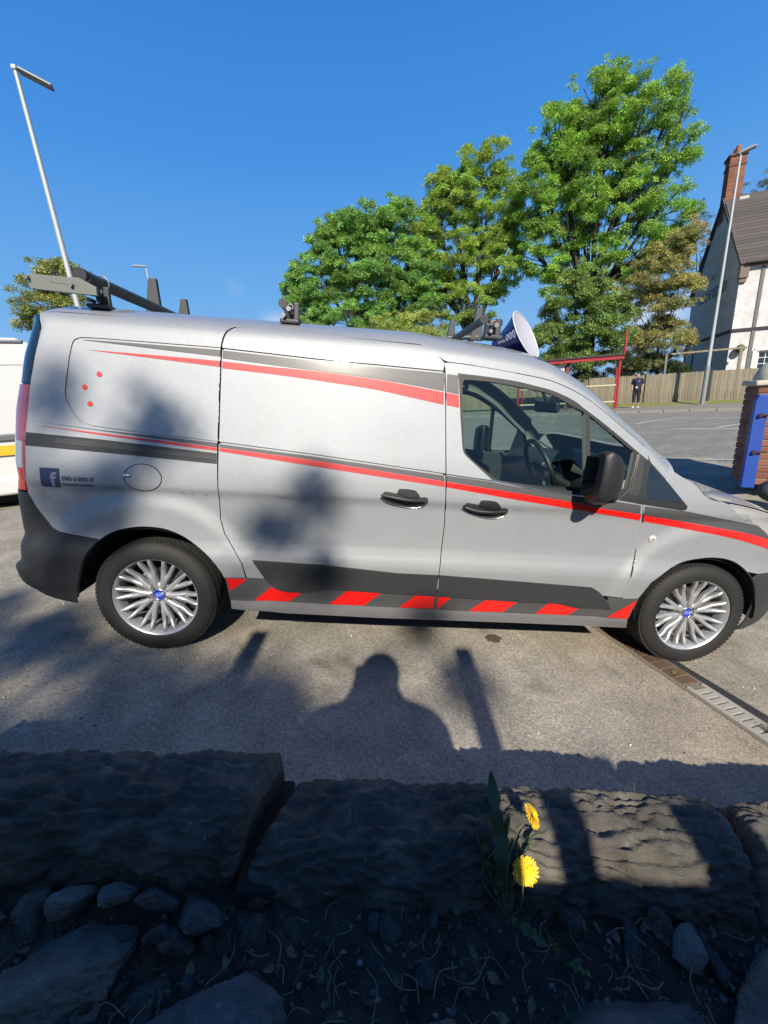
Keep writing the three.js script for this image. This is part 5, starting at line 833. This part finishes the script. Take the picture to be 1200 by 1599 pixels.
{
  const wall = thing('stone_wall', 'low rough stone wall with weathered rounded coping stones in the foreground', 'wall', V3(0, 0, 0), QS);
  const coping = (x0, x1, top, zc0, hw, seed, shear0 = -.4, shear1 = -.2, skew = 0) => {
    const len = x1 - x0, nu = Math.round(len / .0055), nv = 104;
    const g = grid(nu, nv, (u, v) => {
      const zc = zc0 + skew * u, a = lerp(-.32, Math.PI + .32, 1 - v), ca = Math.cos(a), sa = Math.sin(a), e = .72, cs = Math.sign(ca) * Math.abs(ca) ** e, sn = Math.sign(sa) * Math.abs(sa) ** .85;
      let z = zc + cs * hw, y = top - .15 + sn * .15; const sh = lerp(shear0, shear1, u) * (z - zc); let x = lerp(x0, x1, u) + sh;
      const endr = Math.min(u * len, (1 - u) * len), k = 1 - .28 * Math.max(0, 1 - endr / .022) ** 2;
      const bedH = 5.5 * (fbm(x * 2.4 + seed, y * 5, z * 5, 4) + z * 5), bed = Math.floor(bedH) + ss(.72, 1, bedH - Math.floor(bedH)) - bedH, chip = Math.min(.35, cells(x * 16 + seed, y * 40, z * 34 + .6 * noise(x * 20, z * 20, 2))), d = .014 * bed + .014 * chip - .004 +  .017 * fbm(x * 3 + seed, y * 6, z * 6, 4) + .015 * fbm(x * 15 + seed, y * 38, z * 34, 5) + .006 * fbm(x * 55, y * 100 + seed, z * 80, 3) - .022 * ss(.12, .5, fbm(x * 7, z * 18, seed, 3));
      z = zc + (z - zc) * k + ca * d; y = (top - .15) + (y - top + .15) * k + sa * d + .012 * fbm(x * 2.2, seed, 1, 2); return [x, y, z, x * 3, v * 1.5];
    });
    const cap = (u0) => { const p = g.attributes.position, i0 = u0 * nu, ps = []; for (let v = 0; v <= nv; v++) ps.push(v * (nu + 1) + i0); const c = [0, 0, 0]; for (const i of ps) { c[0] += p.getX(i) / ps.length; c[1] += p.getY(i) / ps.length; c[2] += p.getZ(i) / ps.length; } const pos = [...c], uv = [0, 0], id = []; for (const i of ps) { pos.push(p.getX(i), p.getY(i), p.getZ(i)); uv.push(p.getZ(i) * 3, p.getY(i) * 3); } for (let i = 1; i < ps.length; i++) id.push(0, i, i + 1); const q = new THREE.BufferGeometry(); q.setAttribute('position', new THREE.Float32BufferAttribute(pos, 3)); q.setAttribute('uv', new THREE.Float32BufferAttribute(uv, 2)); q.setIndex(id); q.computeVertexNormals(); return q; };
    const gg = join([g, cap(0), cap(1)]);
    return colorBy(gg, (x, y, z, ny) => lichen(x, y, z, ny, [.10, .09, .073], seed));
  };
  part('coping_stone', coping(-1.35, -.42, .40, 2.09, .17, 3), stoneMat, wall);
  part('coping_stone', coping(-.41, .850, .43, 2.085, .16, 11), stoneMat, wall);
  part('coping_stone', coping(.880, 2.12, .385, 2.125, .150, 23, -.4, -.2, .05), stoneMat, wall);
  part('coping_stone', coping(2.135, 2.95, .375, 2.185, .15, 37), stoneMat, wall);
  part('coping_stone', coping(2.96, 3.9, .34, 2.18, .165, 43), stoneMat, wall);
  part('gap_shade_block', at(box(.10, .10, .30, .01), .865, .255, 2.12), mat([.02, .017, .014], .95), wall);  // dark block added in the gap to stand in for its shade
  const face = grid(240, 24, (u, v) => { const x = lerp(-1.4, 3.95, u), y = lerp(-.1, .26, v); return [x, y, 2.02 + .03 * fbm(x * 4, y * 5, 3, 4) + .02 * Math.abs(noise(x * 6, y * 9, 8)), x * 2, y * 2]; });
  part('wall_face', colorBy(face, (x, y, z) => lichen(x, y, z, .3, [.11, .095, .075], 5)), stoneMat, wall);
  part('wall_core', at(box(5.3, .30, .86, .02), 1.27, .03, 2.49), mat([.03, .025, .02], .95), wall);
  // bedded stones behind the coping
  const rubble = (x, y, z, sx, sy, sz, seed, rot, base, m = stoneMat, det = 22, sharp = .5) => {
    const g0 = new THREE.IcosahedronGeometry(1, det), p = g0.attributes.position;
    for (let i = 0; i < p.count; i++) {
      let q = V3(p.getX(i), p.getY(i), p.getZ(i)); const mx = Math.max(Math.abs(q.x), Math.abs(q.y), Math.abs(q.z)); q.multiplyScalar(lerp(1, 1 / mx * .85, sharp));
      const r = rng(seed); for (let c = 0; c < 11; c++) { const n = V3(r() - .5, r() * .9 - .3, r() - .5).normalize(), dd = .52 + r() * .28, o = q.dot(n) - dd; if (o > 0) q.addScaledVector(n, -o * .85); }
      const k = 1 + .10 * fbm(q.x * 2 + seed, q.y * 2, q.z * 2, 4) + .09 * fbm(q.x * 8, q.y * 8 + seed, q.z * 8, 4) + .030 * fbm(q.x * 30, q.y * 30, q.z * 30 + seed, 3) + (m === gritMat ? .045 * Math.min(.4, cells(q.x * 16, q.y * 16, q.z * 16 + seed)) : .05 * Math.min(.3, cells(q.x * 4 + seed, q.y * 6, q.z * 4))); q.multiplyScalar(k); p.setXYZ(i, q.x * sx, q.y * sy, q.z * sz);
    }
    g0.deleteAttribute('normal'); g0.deleteAttribute('uv'); const g = mergeVertices(g0, 1e-5); const uv = []; for (let i = 0; i < g.attributes.position.count; i++) uv.push(g.attributes.position.getX(i) * 3, (g.attributes.position.getY(i) + g.attributes.position.getZ(i)) * 3); g.setAttribute('uv', new THREE.Float32BufferAttribute(uv, 2)); g.computeVertexNormals();
    colorBy(g, (a, b, c, ny) => lichen(a + x, b + y, c + z, ny, base, seed)); const o = part('stone', g, m, wall); o.position.set(x, y, z); o.rotation.set(...rot); return o;
  };
  const S0 = [.19, .172, .145], S1 = [.21, .20, .185], S2 = [.18, .178, .178];
  rubble(.50, .245, 2.38, .145, .075, .085, 1, [.15, .1, -.05], S0, stoneMat, 36);
  rubble(.845, .225, 2.455, .19, .085, .085, 2, [.1, -.1, .02], S2, gritMat, 40);
  rubble(1.63, .222, 2.515, .29, .095, .11, 3, [.1, .05, .03], S2, gritMat, 48);
  rubble(.235, .255, 2.30, .11, .06, .06, 4, [0, .3, .1], S0);
  rubble(.06, .25, 2.36, .12, .06, .07, 5, [0, .3, 0], S0);
  rubble(.46, .29, 2.275, .045, .055, .03, 6, [.5, .3, .35], S0, stoneMat, 16, .3);
  rubble(.555, .30, 2.262, .045, .075, .022, 7, [.7, .15, -.12], S1, stoneMat, 16, .7);
  rubble(.645, .29, 2.272, .052, .07, .024, 8, [.65, -.15, .2], S1, stoneMat, 16, .6);
  rubble(.752, .275, 2.30, .058, .085, .034, 9, [.6, -.25, -.08], S2, gritMat, 20, .85);
  rubble(.70, .262, 2.335, .022, .03, .02, 31, [.6, .5, .3], S0, stoneMat, 10, .3);
  rubble(.60, .262, 2.325, .03, .025, .022, 32, [.3, .9, .2], S0, stoneMat, 10, .2);
  rubble(.672, .292, 2.335, .028, .04, .018, 10, [.6, .2, -.3], [.16, .16, .155], stoneMat, 10, .2);
  rubble(.37, .275, 2.27, .04, .035, .035, 12, [.2, .6, 0], S0, stoneMat, 12);
  rubble(.40, .23, 2.53, .17, .07, .07, 13, [0, .1, .1], S0);
  rubble(1.175, .262, 2.315, .03, .022, .03, 14, [.2, .3, 0], [.10, .10, .085], stoneMat, 10);
  rubble(1.19, .205, 2.53, .16, .06, .07, 15, [.1, .2, 0], S0, gritMat);
  rubble(1.99, .245, 2.48, .12, .07, .08, 16, [.1, .6, 0], S0);
  rubble(2.17, .285, 2.32, .065, .055, .045, 17, [.2, .3, .2], [.2, .19, .17], stoneMat, 14);
  rubble(1.87, .262, 2.36, .05, .03, .035, 18, [.1, .8, 0], S1, stoneMat, 12);
  rubble(2.3, .25, 2.5, .14, .08, .09, 19, [.1, .2, 0], S0);
  { // small broken fragments packed between the larger stones
    const rr = rng(404), vars = [];
    for (let k = 0; k < 7; k++) { const m = rubble(0, -5, 0, 1, .62, .8, 100 + k, [0, 0, 0], [S0, S1, S2][k % 3], stoneMat, 11, .45); wall.remove(m); vars.push(m.geometry); }
    for (let k = 0; k < 64; k++) { const left = k < 40, x = left ? lerp(-.1, .95, rr()) : lerp(.95, 2.4, rr()), z = lerp(2.28, 2.60, rr()), s = .018 + .026 * rr() ** 1.4, m = part('stone', vars[Math.floor(rr() * 7)], stoneMat, wall); m.position.set(x, .215 + .05 * ss(2.42, 2.22, z) + s * .25, z); m.scale.set(s * (.8 + rr() * .7), s * (.7 + rr() * .5), s); m.rotation.set(rr() * 6, rr() * 6, rr() * 6); }
    for (let k = 0; k < 150; k++) { const left = k < 95, x = left ? lerp(-.05, .98, rr()) : lerp(.98, 2.4, rr()), z = lerp(2.265, 2.56, Math.sqrt(rr())), s = .006 + .017 * rr() ** 2.2, m = part('stone_fragment', vars[Math.floor(rr() * 7)], stoneMat, wall); m.position.set(x, .222 + .055 * ss(2.42, 2.22, z) + s * .45, z); m.scale.setScalar(s); m.rotation.set(rr() * 6, rr() * 6, rr() * 6); }
  }
  rubble(.82, .19, 2.66, .2, .08, .1, 20, [0, .2, 0], S0);
  rubble(1.4, .18, 2.70, .22, .08, .1, 21, [0, .1, 0], S0);
  rubble(.1, .2, 2.62, .18, .08, .1, 27, [0, .1, 0], S0);
  rubble(2.0, .2, 2.72, .2, .08, .1, 28, [0, .1, 0], S0);
}
{ // grit and crumbs lying on the drive
  const r = rng(55), n = 900, im = new THREE.InstancedMesh(new THREE.TetrahedronGeometry(1, 1), mat([1, 1, 1], .9), n), M = new THREE.Matrix4(), Q = new THREE.Quaternion(), C = new THREE.Color();
  for (let i = 0; i < n; i++) { const x = lerp(-1.4, 3.9, r()), z = lerp(.2, 2.0, r() ** .7), s = .0015 + .0045 * r() ** 4; M.compose(V3(x, s * .4, z), Q.setFromEuler(new THREE.Euler(r() * 6, r() * 6, r() * 6)), V3(s * 1.3, s * .7, s)); im.setMatrixAt(i, M); const k = r() < .5 ? .12 + .15 * r() : .5 + .4 * r(); im.setColorAt(i, C.setRGB(k, k * .9, k * .72)); }
  im.name = 'loose_chippings'; im.quaternion.copy(QS); im.userData = { kind: 'stuff', label: 'loose chippings and crumbs scattered over the concrete drive', category: 'grit' }; scene.add(im);
}
{ // soil, grit and dry stems on the wall head
  const soilG = grid(300, 70, (u, v) => { const x = lerp(-1.3, 3.85, u), z = lerp(2.20, 2.92, v); return [x, .215 + .022 * fbm(x * 6, z * 6, 2, 4) + .012 * fbm(x * 30, z * 30, 5, 3) + .055 * ss(2.42, 2.22, z) - .10 * ss(2.75, 2.92, v * .72 + 2.2), z, x * 4, z * 4]; });
  colorBy(soilG, (x, y, z) => { const a = fbm(x * 14, z * 14, 3, 4), b = noise(x * 90, z * 90); const k = 1 + a * .8 + b * .5; return [.075 * k, .062 * k, .047 * k]; });
  structure('soil', soilG, gritMat, V3(0, 0, 0), QS);
  const r = rng(77), peb = new THREE.OctahedronGeometry(1, 1); { const p = peb.attributes.position; for (let i = 0; i < p.count; i++) { const k = 1 + .7 * noise(p.getX(i) * 2.3, p.getY(i) * 2.3, p.getZ(i) * 2.3); p.setXYZ(i, p.getX(i) * k * 1.25, p.getY(i) * k * .5, p.getZ(i) * k); } }
  const n = 5200, im = new THREE.InstancedMesh(peb, mat([1, 1, 1], .9), n), M = new THREE.Matrix4(), Q = new THREE.Quaternion(), E = new THREE.Euler(), C = new THREE.Color();
  for (let i = 0; i < n; i++) { const x = lerp(-.6, 3, r()), z = 2.27 + r() * .5, s = .002 + .0085 * r() ** 3, y = .215 + .022 * fbm(x * 6, z * 6, 2, 4) + .012 * fbm(x * 30, z * 30, 5, 3) + .055 * ss(2.42, 2.22, z); M.compose(V3(x, y + s * .3, z), Q.setFromEuler(E.set(r() * 6, r() * 6, r() * 6)), V3(s, s, s)); im.setMatrixAt(i, M); const k = .4 + r() * (r() > .9 ? 4.5 : 1.6); im.setColorAt(i, C.setRGB(.10 * k, .094 * k, .086 * k)); }
  im.name = 'grit'; im.quaternion.copy(QS); im.userData = { kind: 'stuff', label: 'loose grit and chippings between the bedded wall stones', category: 'grit' }; im.castShadow = im.receiveShadow = true; scene.add(im);
  const stems = []; for (let i = 0; i < 280; i++) { const x = lerp(.0, 2.4, r()), z = 2.29 + r() * .3, y = .235 + .03 * ss(2.42, 2.22, z), a = r() * 6.283, l = .02 + r() * .07, b = (r() - .3) * .03; stems.push(tube([[x, y, z], [x + Math.cos(a) * l * .5, y + .008 + b * .6, z + Math.sin(a) * l * .5], [x + Math.cos(a + .5) * l, y + b, z + Math.sin(a + .5) * l]], .0006 + r() * .0012, 6, 5)); }
  const st = single('dry_stems', join(stems), mat([.27, .22, .15], .9), 'dry stems and root ends scattered over the soil of the wall head', 'plant litter', V3(0, 0, 0), QS); st.userData.kind = 'stuff';
  const lv = []; for (let i = 0; i < 90; i++) { const x = lerp(.2, 2.3, r()), z = 2.30 + r() * .22, y = .24 + .03 * ss(2.42, 2.22, z); lv.push(at(grid(4, 3, (u, v) => [(u - .5) * .022, .006 * Math.sin(u * 3 + i) * (v - .5), (v - .5) * .012 * Math.sin(u * Math.PI)]), x, y, z, r() * 1.6 - .8, r() * 6.28, r() * 1.6 - .8, .6 + r() * 1.1)); }
  const dl = single('dead_leaves', join(lv), mat([.2, .16, .10], .85), 'small dead leaves lying among the grit of the wall head', 'plant litter', V3(0, 0, 0), QS); dl.userData.kind = 'stuff';
  const straw = mat([.24, .21, .165], .85);
  single('dry_stalk', tube([[1.225, .325, 2.215], [1.215, .285, 2.262], [1.205, .25, 2.31]], .0016, 20, 6), straw, 'single pale upright dry stalk left of the dandelion', 'stalk', V3(0, 0, 0), QS);
  single('dry_stalk', tube([[1.052, .262, 2.335], [1.035, .25, 2.362]], .0012, 6, 6), straw, 'short pale dry stalk beside the green leaf', 'stalk', V3(0, 0, 0), QS);
  single('woody_root', join([tube([[2.01, .305, 2.235], [2.03, .292, 2.262], [2.10, .285, 2.30], [2.22, .27, 2.345]], .010, 24, 8), tube([[2.19, .30, 2.26], [2.22, .285, 2.31], [2.28, .27, 2.36]], .008, 16, 8)]), mat([.2, .165, .125], .9), 'pale woody root lying across the wall at the right edge', 'root', V3(0, 0, 0), QS);
  // tuft of yellow green moss
  const ms = []; for (let i = 0; i < 160; i++) { const a = r() * 6.28, q = Math.sqrt(r()) * .014; ms.push(at(new THREE.ConeGeometry(.0016, .016, 4), .625 + Math.cos(a) * q, .305 + .006 * r() + .012 * (1 - (q / .014) ** 2), 2.225 + Math.sin(a) * q, (r() - .5) * 1.2, 0, (r() - .5) * 1.2)); }
  single('moss_tuft', join(ms), mat([.16, .17, .02], .9), 'small yellow green moss tuft on the rubble stones below the gap in the coping', 'moss', V3(0, 0, 0), QS);
}
// ---------------------------------------------------------------- the dandelion
function toothLeaf(len, w, seed, curl = .3) { const r = rng(seed), teeth = 6 + Math.floor(r() * 3); return grid(36, 6, (u, v) => { const saw = .45 + .55 * Math.abs(((u * teeth) % 1) * (u < .8 ? 1 : .5)), ww = w * Math.sin(Math.min(1, u * .95 + .05) * Math.PI) ** .7 * (u > .75 ? 1 : saw) + .002, s = (v - .5) * 2; return [s * ww * .5, Math.sin(u * 2.4) * curl * len * .5 - Math.abs(s) * -.12 * ww + .004 * Math.sin(u * 19 + seed), u * len]; }); }
{
  const green = phys([.055, .105, .028], .55, 0, { transmission: .25, thickness: 0 }), stemM = phys([.13, .15, .06], .6, 0), yellow = phys([1.3, .86, .01], .65, 0, { transmission: .2, thickness: 0 }), gold = mat([1.2, .66, .006], .8);
  const t = thing('dandelion', 'flowering dandelion with two yellow heads growing from the wall', 'dandelion', onSlope(1.46, .285, 2.315), QS);
  const leafTo = (tip, w, seed, curl, roll = 0) => { const d = V3(tip[0] - 1.46, tip[1] - .285, tip[2] - 2.315), l = d.length(), m = part('leaf', toothLeaf(l, w, seed, curl), green, t); m.quaternion.setFromUnitVectors(V3(0, 0, 1), d.normalize()); m.rotateZ(roll); };
  leafTo([1.445, .50, 2.115], .045, 1, .10, 2.9); leafTo([1.40, .40, 2.235], .036, 2, .35, .4); leafTo([1.38, .375, 2.26], .04, 3, .4, .2); leafTo([1.58, .405, 2.225], .036, 4, .4, -.3); leafTo([1.535, .40, 2.22], .03, 5, .3, .2); leafTo([1.485, .44, 2.19], .034, 6, .2, .1); leafTo([1.50, .36, 2.25], .035, 7, .3, .5); leafTo([1.52, .29, 2.375], .03, 8, .2, .2); leafTo([1.42, .36, 2.24], .03, 9, .2, 1);
  const head = (x, y, z, nx, ny, nz, rad, seed, open) => {
    const h = new THREE.Group(); h.name = 'flower_head'; h.position.set(x - 1.46, y - .285, z - 2.315); h.quaternion.setFromUnitVectors(V3(0, 1, 0), V3(nx, ny, nz).normalize()); t.add(h); const r = rng(seed), rays = [], mid = [];
    for (let ring = 0; ring < 5; ring++) { const n = [46, 42, 36, 28, 20][ring], L = rad * [1, .88, .72, .54, .36][ring], up = [.06, .16, .28, .45, .7][ring] * open; for (let i = 0; i < n; i++) { const a = (i + r() * .7 + ring * .37) / n * 6.283, l = L * (.86 + r() * .2), w = rad * .085, g = grid(4, 1, (u, v) => [u * l, up * l * u + .10 * rad * u * (1 - u), (v - .5) * w * (u > .9 ? .8 : 1)]); g.rotateX((r() - .5) * .5); g.rotateY(a); g.translate(0, ring * .0009, 0); (ring < 4 ? rays : mid).push(g); } }
    part('petals', join(rays), yellow, h); part('florets', join(mid), gold, h);
    part('calyx', new THREE.LatheGeometry([[.0015, -.014], [.005, -.011], [.007, -.004], [.008, 0]].map((p) => new THREE.Vector2(...p)), 14), green, h);
  };
  head(1.482, .412, 2.30, -.05, .55, .8, .0305, 3, .7); head(1.527, .452, 2.205, .75, .75, .30, .029, 4, 1.1);
  const st = (p, r = .0017) => part('stem', tube(p.map((q) => [q[0] - 1.46, q[1] - .285, q[2] - 2.315]), r, 20, 7), stemM, t);
  st([[1.46, .285, 2.315], [1.475, .33, 2.32], [1.482, .40, 2.292]]); st([[1.455, .285, 2.31], [1.455, .37, 2.27], [1.49, .435, 2.225], [1.520, .443, 2.202]]); st([[1.45, .285, 2.31], [1.40, .34, 2.26], [1.455, .40, 2.235], [1.475, .36, 2.27]], .0014); st([[1.45, .285, 2.31], [1.41, .36, 2.23], [1.385, .42, 2.20]], .0013);
  part('bud', at(new THREE.SphereGeometry(1, 12, 10), 1.385 - 1.46, .425 - .285, 2.197 - 2.315, 0, 0, .5, [.006, .012, .006]), green, t);
  // fallen and low leaves round it
  const fl = (name, label, x, y, z, len, w, ry, c, rx = .1) => { const m = single(name, toothLeaf(len, w, ry * 10, .2), phys(c, .6, 0, { transmission: .25, thickness: 0 }), label, 'leaf', onSlope(x, y, z), QS); m.rotateY(ry); m.rotateX(rx); };
  fl('green_leaf', 'bright green pointed leaf on the grit below the dandelion', 1.565, .262, 2.385, .05, .016, 1.1, [.10, .17, .04]);
  fl('green_leaf', 'olive green leaf hanging from the foot of the dandelion', 1.475, .282, 2.335, .05, .018, .9, [.09, .10, .04]);
  fl('yellow_leaf', 'yellowed oval leaf right below the dandelion', 1.545, .275, 2.35, .03, .016, .1, [.14, .13, .03]);
  fl('green_leaf', 'small green leaf standing at the middle of the wall head', 1.03, .252, 2.385, .035, .022, 0, [.05, .12, .02], -.6);
  fl('green_leaf', 'narrow green leaf right of the dandelion beside a dry twig', 1.66, .262, 2.36, .04, .01, .6, [.08, .12, .04], -.3);
}
// ---------------------------------------------------------------- drain across the drive, small marks on the concrete
{
  const t = thing('drain_channel', 'drain across the drive with clay setts and a slotted concrete grating', 'drain', V3(0, 0, 0), QS);
  const A = V3(2.80, 0, .42), B = V3(3.115, 0, 1.62), d = B.clone().sub(A).normalize(), s = V3(d.z, 0, -d.x), rr = rng(4);
  const clay = [[.27, .155, .085], [.30, .18, .10], [.235, .14, .08], [.28, .19, .12]].map((c) => mat(c, .9, 0, { map: speck }));
  const put = (m, k, o, y) => { const p = A.clone().addScaledVector(d, k).addScaledVector(s, o); m.position.set(p.x, y, p.z); m.rotation.y = Math.atan2(d.x, d.z); };
  const bed = part('bed', box(.17, .03, 1.24, .004), mat([.2, .17, .13], .95), t); put(bed, .62, 0, -.008);
  const sb = [box(.118, .03, .062, .006), box(.114, .03, .058, .008)];
  for (let i = 0; i < 10; i++) { const m = part('sett', sb[i % 2], clay[Math.floor(rr() * 4)], t); put(m, .04 + i * .068, (rr() - .5) * .006, .000 + (rr() - .5) * .004); }
  const gr = mat([.95, .94, .9], .85, 0, { map: speck }), slotM = mat([.01, .01, .01], .9);
  const c1 = [], slots = []; for (let i = 0; i < 13; i++) { const k = .745 + i * .040; const b = box(.090, .024, .030, .003); const p = A.clone().addScaledVector(d, k); b.applyMatrix4(new THREE.Matrix4().makeRotationY(Math.atan2(d.x, d.z)).setPosition(p.x, .0, p.z)); c1.push(b); }
  for (const o of [-.055, .055]) { const b = box(.026, .026, .56, .004), p = A.clone().addScaledVector(d, .98).addScaledVector(s, o); b.applyMatrix4(new THREE.Matrix4().makeRotationY(Math.atan2(d.x, d.z)).setPosition(p.x, .001, p.z)); c1.push(b); }
  for (let i = 0; i < 12; i++) { const m = part('grate_slot', box(.10, .004, .012, 0), slotM, t); put(m, .765 + i * .040, 0, -.004); }
  part('grating', join(c1), gr, t);
  // soft shadow line alongside, painted as a thin dark sheet
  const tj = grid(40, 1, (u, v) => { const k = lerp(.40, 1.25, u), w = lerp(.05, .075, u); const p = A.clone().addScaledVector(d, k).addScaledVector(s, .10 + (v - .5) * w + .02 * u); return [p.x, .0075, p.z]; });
  const j = structure('shadow_strip', tj, mat([.022, .022, .024], .85), V3(0, 0, 0), QS);
  const dung = grid(48, 6, (u, v) => { const a = u * 6.2832, q = (.045 + .022 * fbm(Math.cos(a) * 2.2, Math.sin(a) * 2.2, 3, 4)) * v; return [Math.cos(a) * q * 1.25, .004 + .009 * (1 - v * v) * (1 + fbm(Math.cos(a) * v * 5, Math.sin(a) * v * 5, 8, 3)), Math.sin(a) * q]; });
  single('dried_clod', dung, mat([.075, .058, .042], .95), 'small dried brown clod of earth on the drive just below the van sill', 'clod', onSlope(1.967, .0, .668), QS);
  // weeds in the drain
  const blade = (n, h, seed) => { const r = rng(seed), L = []; for (let i = 0; i < n; i++) { const a = r() * 6.28, l = h * (.5 + r() * .6), q = r() * .02; L.push(grid(5, 1, (u, v) => [Math.cos(a) * (q + u * u * l * .7) + (v - .5) * .004 * (1 - u) * -Math.sin(a), u * l, Math.sin(a) * (q + u * u * l * .7) + (v - .5) * .004 * (1 - u) * Math.cos(a)])); } return join(L); };
  const gm = phys([.07, .12, .03], .7, 0, { transmission: .25, thickness: 0 });
  single('grass_tuft', blade(46, .075, 5), gm, 'green grass tuft growing out of the drain grating', 'grass', onSlope(3.075, .0, 1.44), QS);
  single('weed', blade(18, .04, 6), phys([.17, .16, .04], .7, 0, {}), 'small yellowing weed between the clay setts of the drain', 'weed', onSlope(2.915, .01, 1.02), QS);
  single('grass_tuft', blade(20, .05, 9), gm, 'thin grass tuft along the far top edge of the stone wall', 'grass', onSlope(1.90, .34, 2.08), QS);
}
// ---------------------------------------------------------------- behind the camera: fence and tree that throw the shade
{
  const w = mat([.16, .12, .08], .9), t = thing('garden_fence', 'timber garden fence with two tall posts behind the photographer', 'fence', V3(0, 0, 0), QS);
  for (let i = 0; i < 13; i++) part('board', at(box(6.4, .122, .025, .005), 1.6, .0 + i * .1265, 4.02), w, t);
  part('post', at(box(.10, 2.34, .10, .01), 1.54, 1.17, 4.09), w, t); part('post', at(box(.10, 2.43, .10, .01), .29, 1.215, 4.09, 0, 0, -.01), w, t); part('post', at(box(.20, 1.77, .10, .01), 1.95, .885, 4.09), w, t); part('post', at(box(.10, 1.5, .10, .01), 3.6, .75, 4.09), w, t); part('post', at(box(.10, 1.5, .10, .01), -1.3, .75, 4.09), w, t);
}
{
  const shade = [[.08, 1.25, .87, .15], [-.40, 1.36, .85, .10], [-.36, .80, .9, .16], [-.2, .98, .9, .12], [-.3, .75, .9, .12], [.84, .90, .9, .10], [.64, .74, .9, .07], [.91, .52, .92, .09], [-.75, 0, .70, .2], [-.95, 0, .98, .24], [-.58, 0, .92, .16], [-.3, 0, .98, .11], [-.05, 0, 1.1, .15], [.12, 0, 1.25, .13], [-.15, 0, 1.58, .18], [.15, 0, 1.55, .2], [-.5, 0, 1.65, .22], [.45, 0, 1.28, .15], [.62, 0, 1.2, .13], [.5, 0, 1.55, .2], [.78, 0, 1.42, .16], [-.95, 0, 1.7, .28], [-1.25, 0, .5, .2], [1.68, 0, 1.08, .12], [1.5, 0, .55, .06], [.3, .3, 1.95, .3], [-.1, .3, 2.2, .45], [.6, .3, 2.25, .35], [.4, .3, 2.55, .4], [.95, .3, 2.6, .3], [.78, .42, 2.12, .16], [.62, .42, 2.1, .2]];
  const off = V3(-.06, .715, 1).normalize(), r = rng(90), blobs = shade.map((s) => { const q = V3(s[0], s[1], s[2]).addScaledVector(off, 12 + r() * 2.5).applyQuaternion(QS); return [q.x, q.y, q.z, s[3], s[3] * .9, s[3]]; });
  const b = onSlope(-3.2, 0, 12.5);
  tree('garden_tree', 'tree behind the photographer whose leaves dapple the van and the drive', 'tree', V3(b.x, .3, b.z), .16, blobs, { color: [.08, .15, .03], seed: 91, fork: [b.x + 1.2, 4.5, b.z - .3], density: 4.6, scale: .55, clump: .23, hollow: .0 });
}
scene.traverse((o) => { if (o.isMesh) { o.castShadow = true; o.receiveShadow = true; } });
renderer.render(scene, camera);
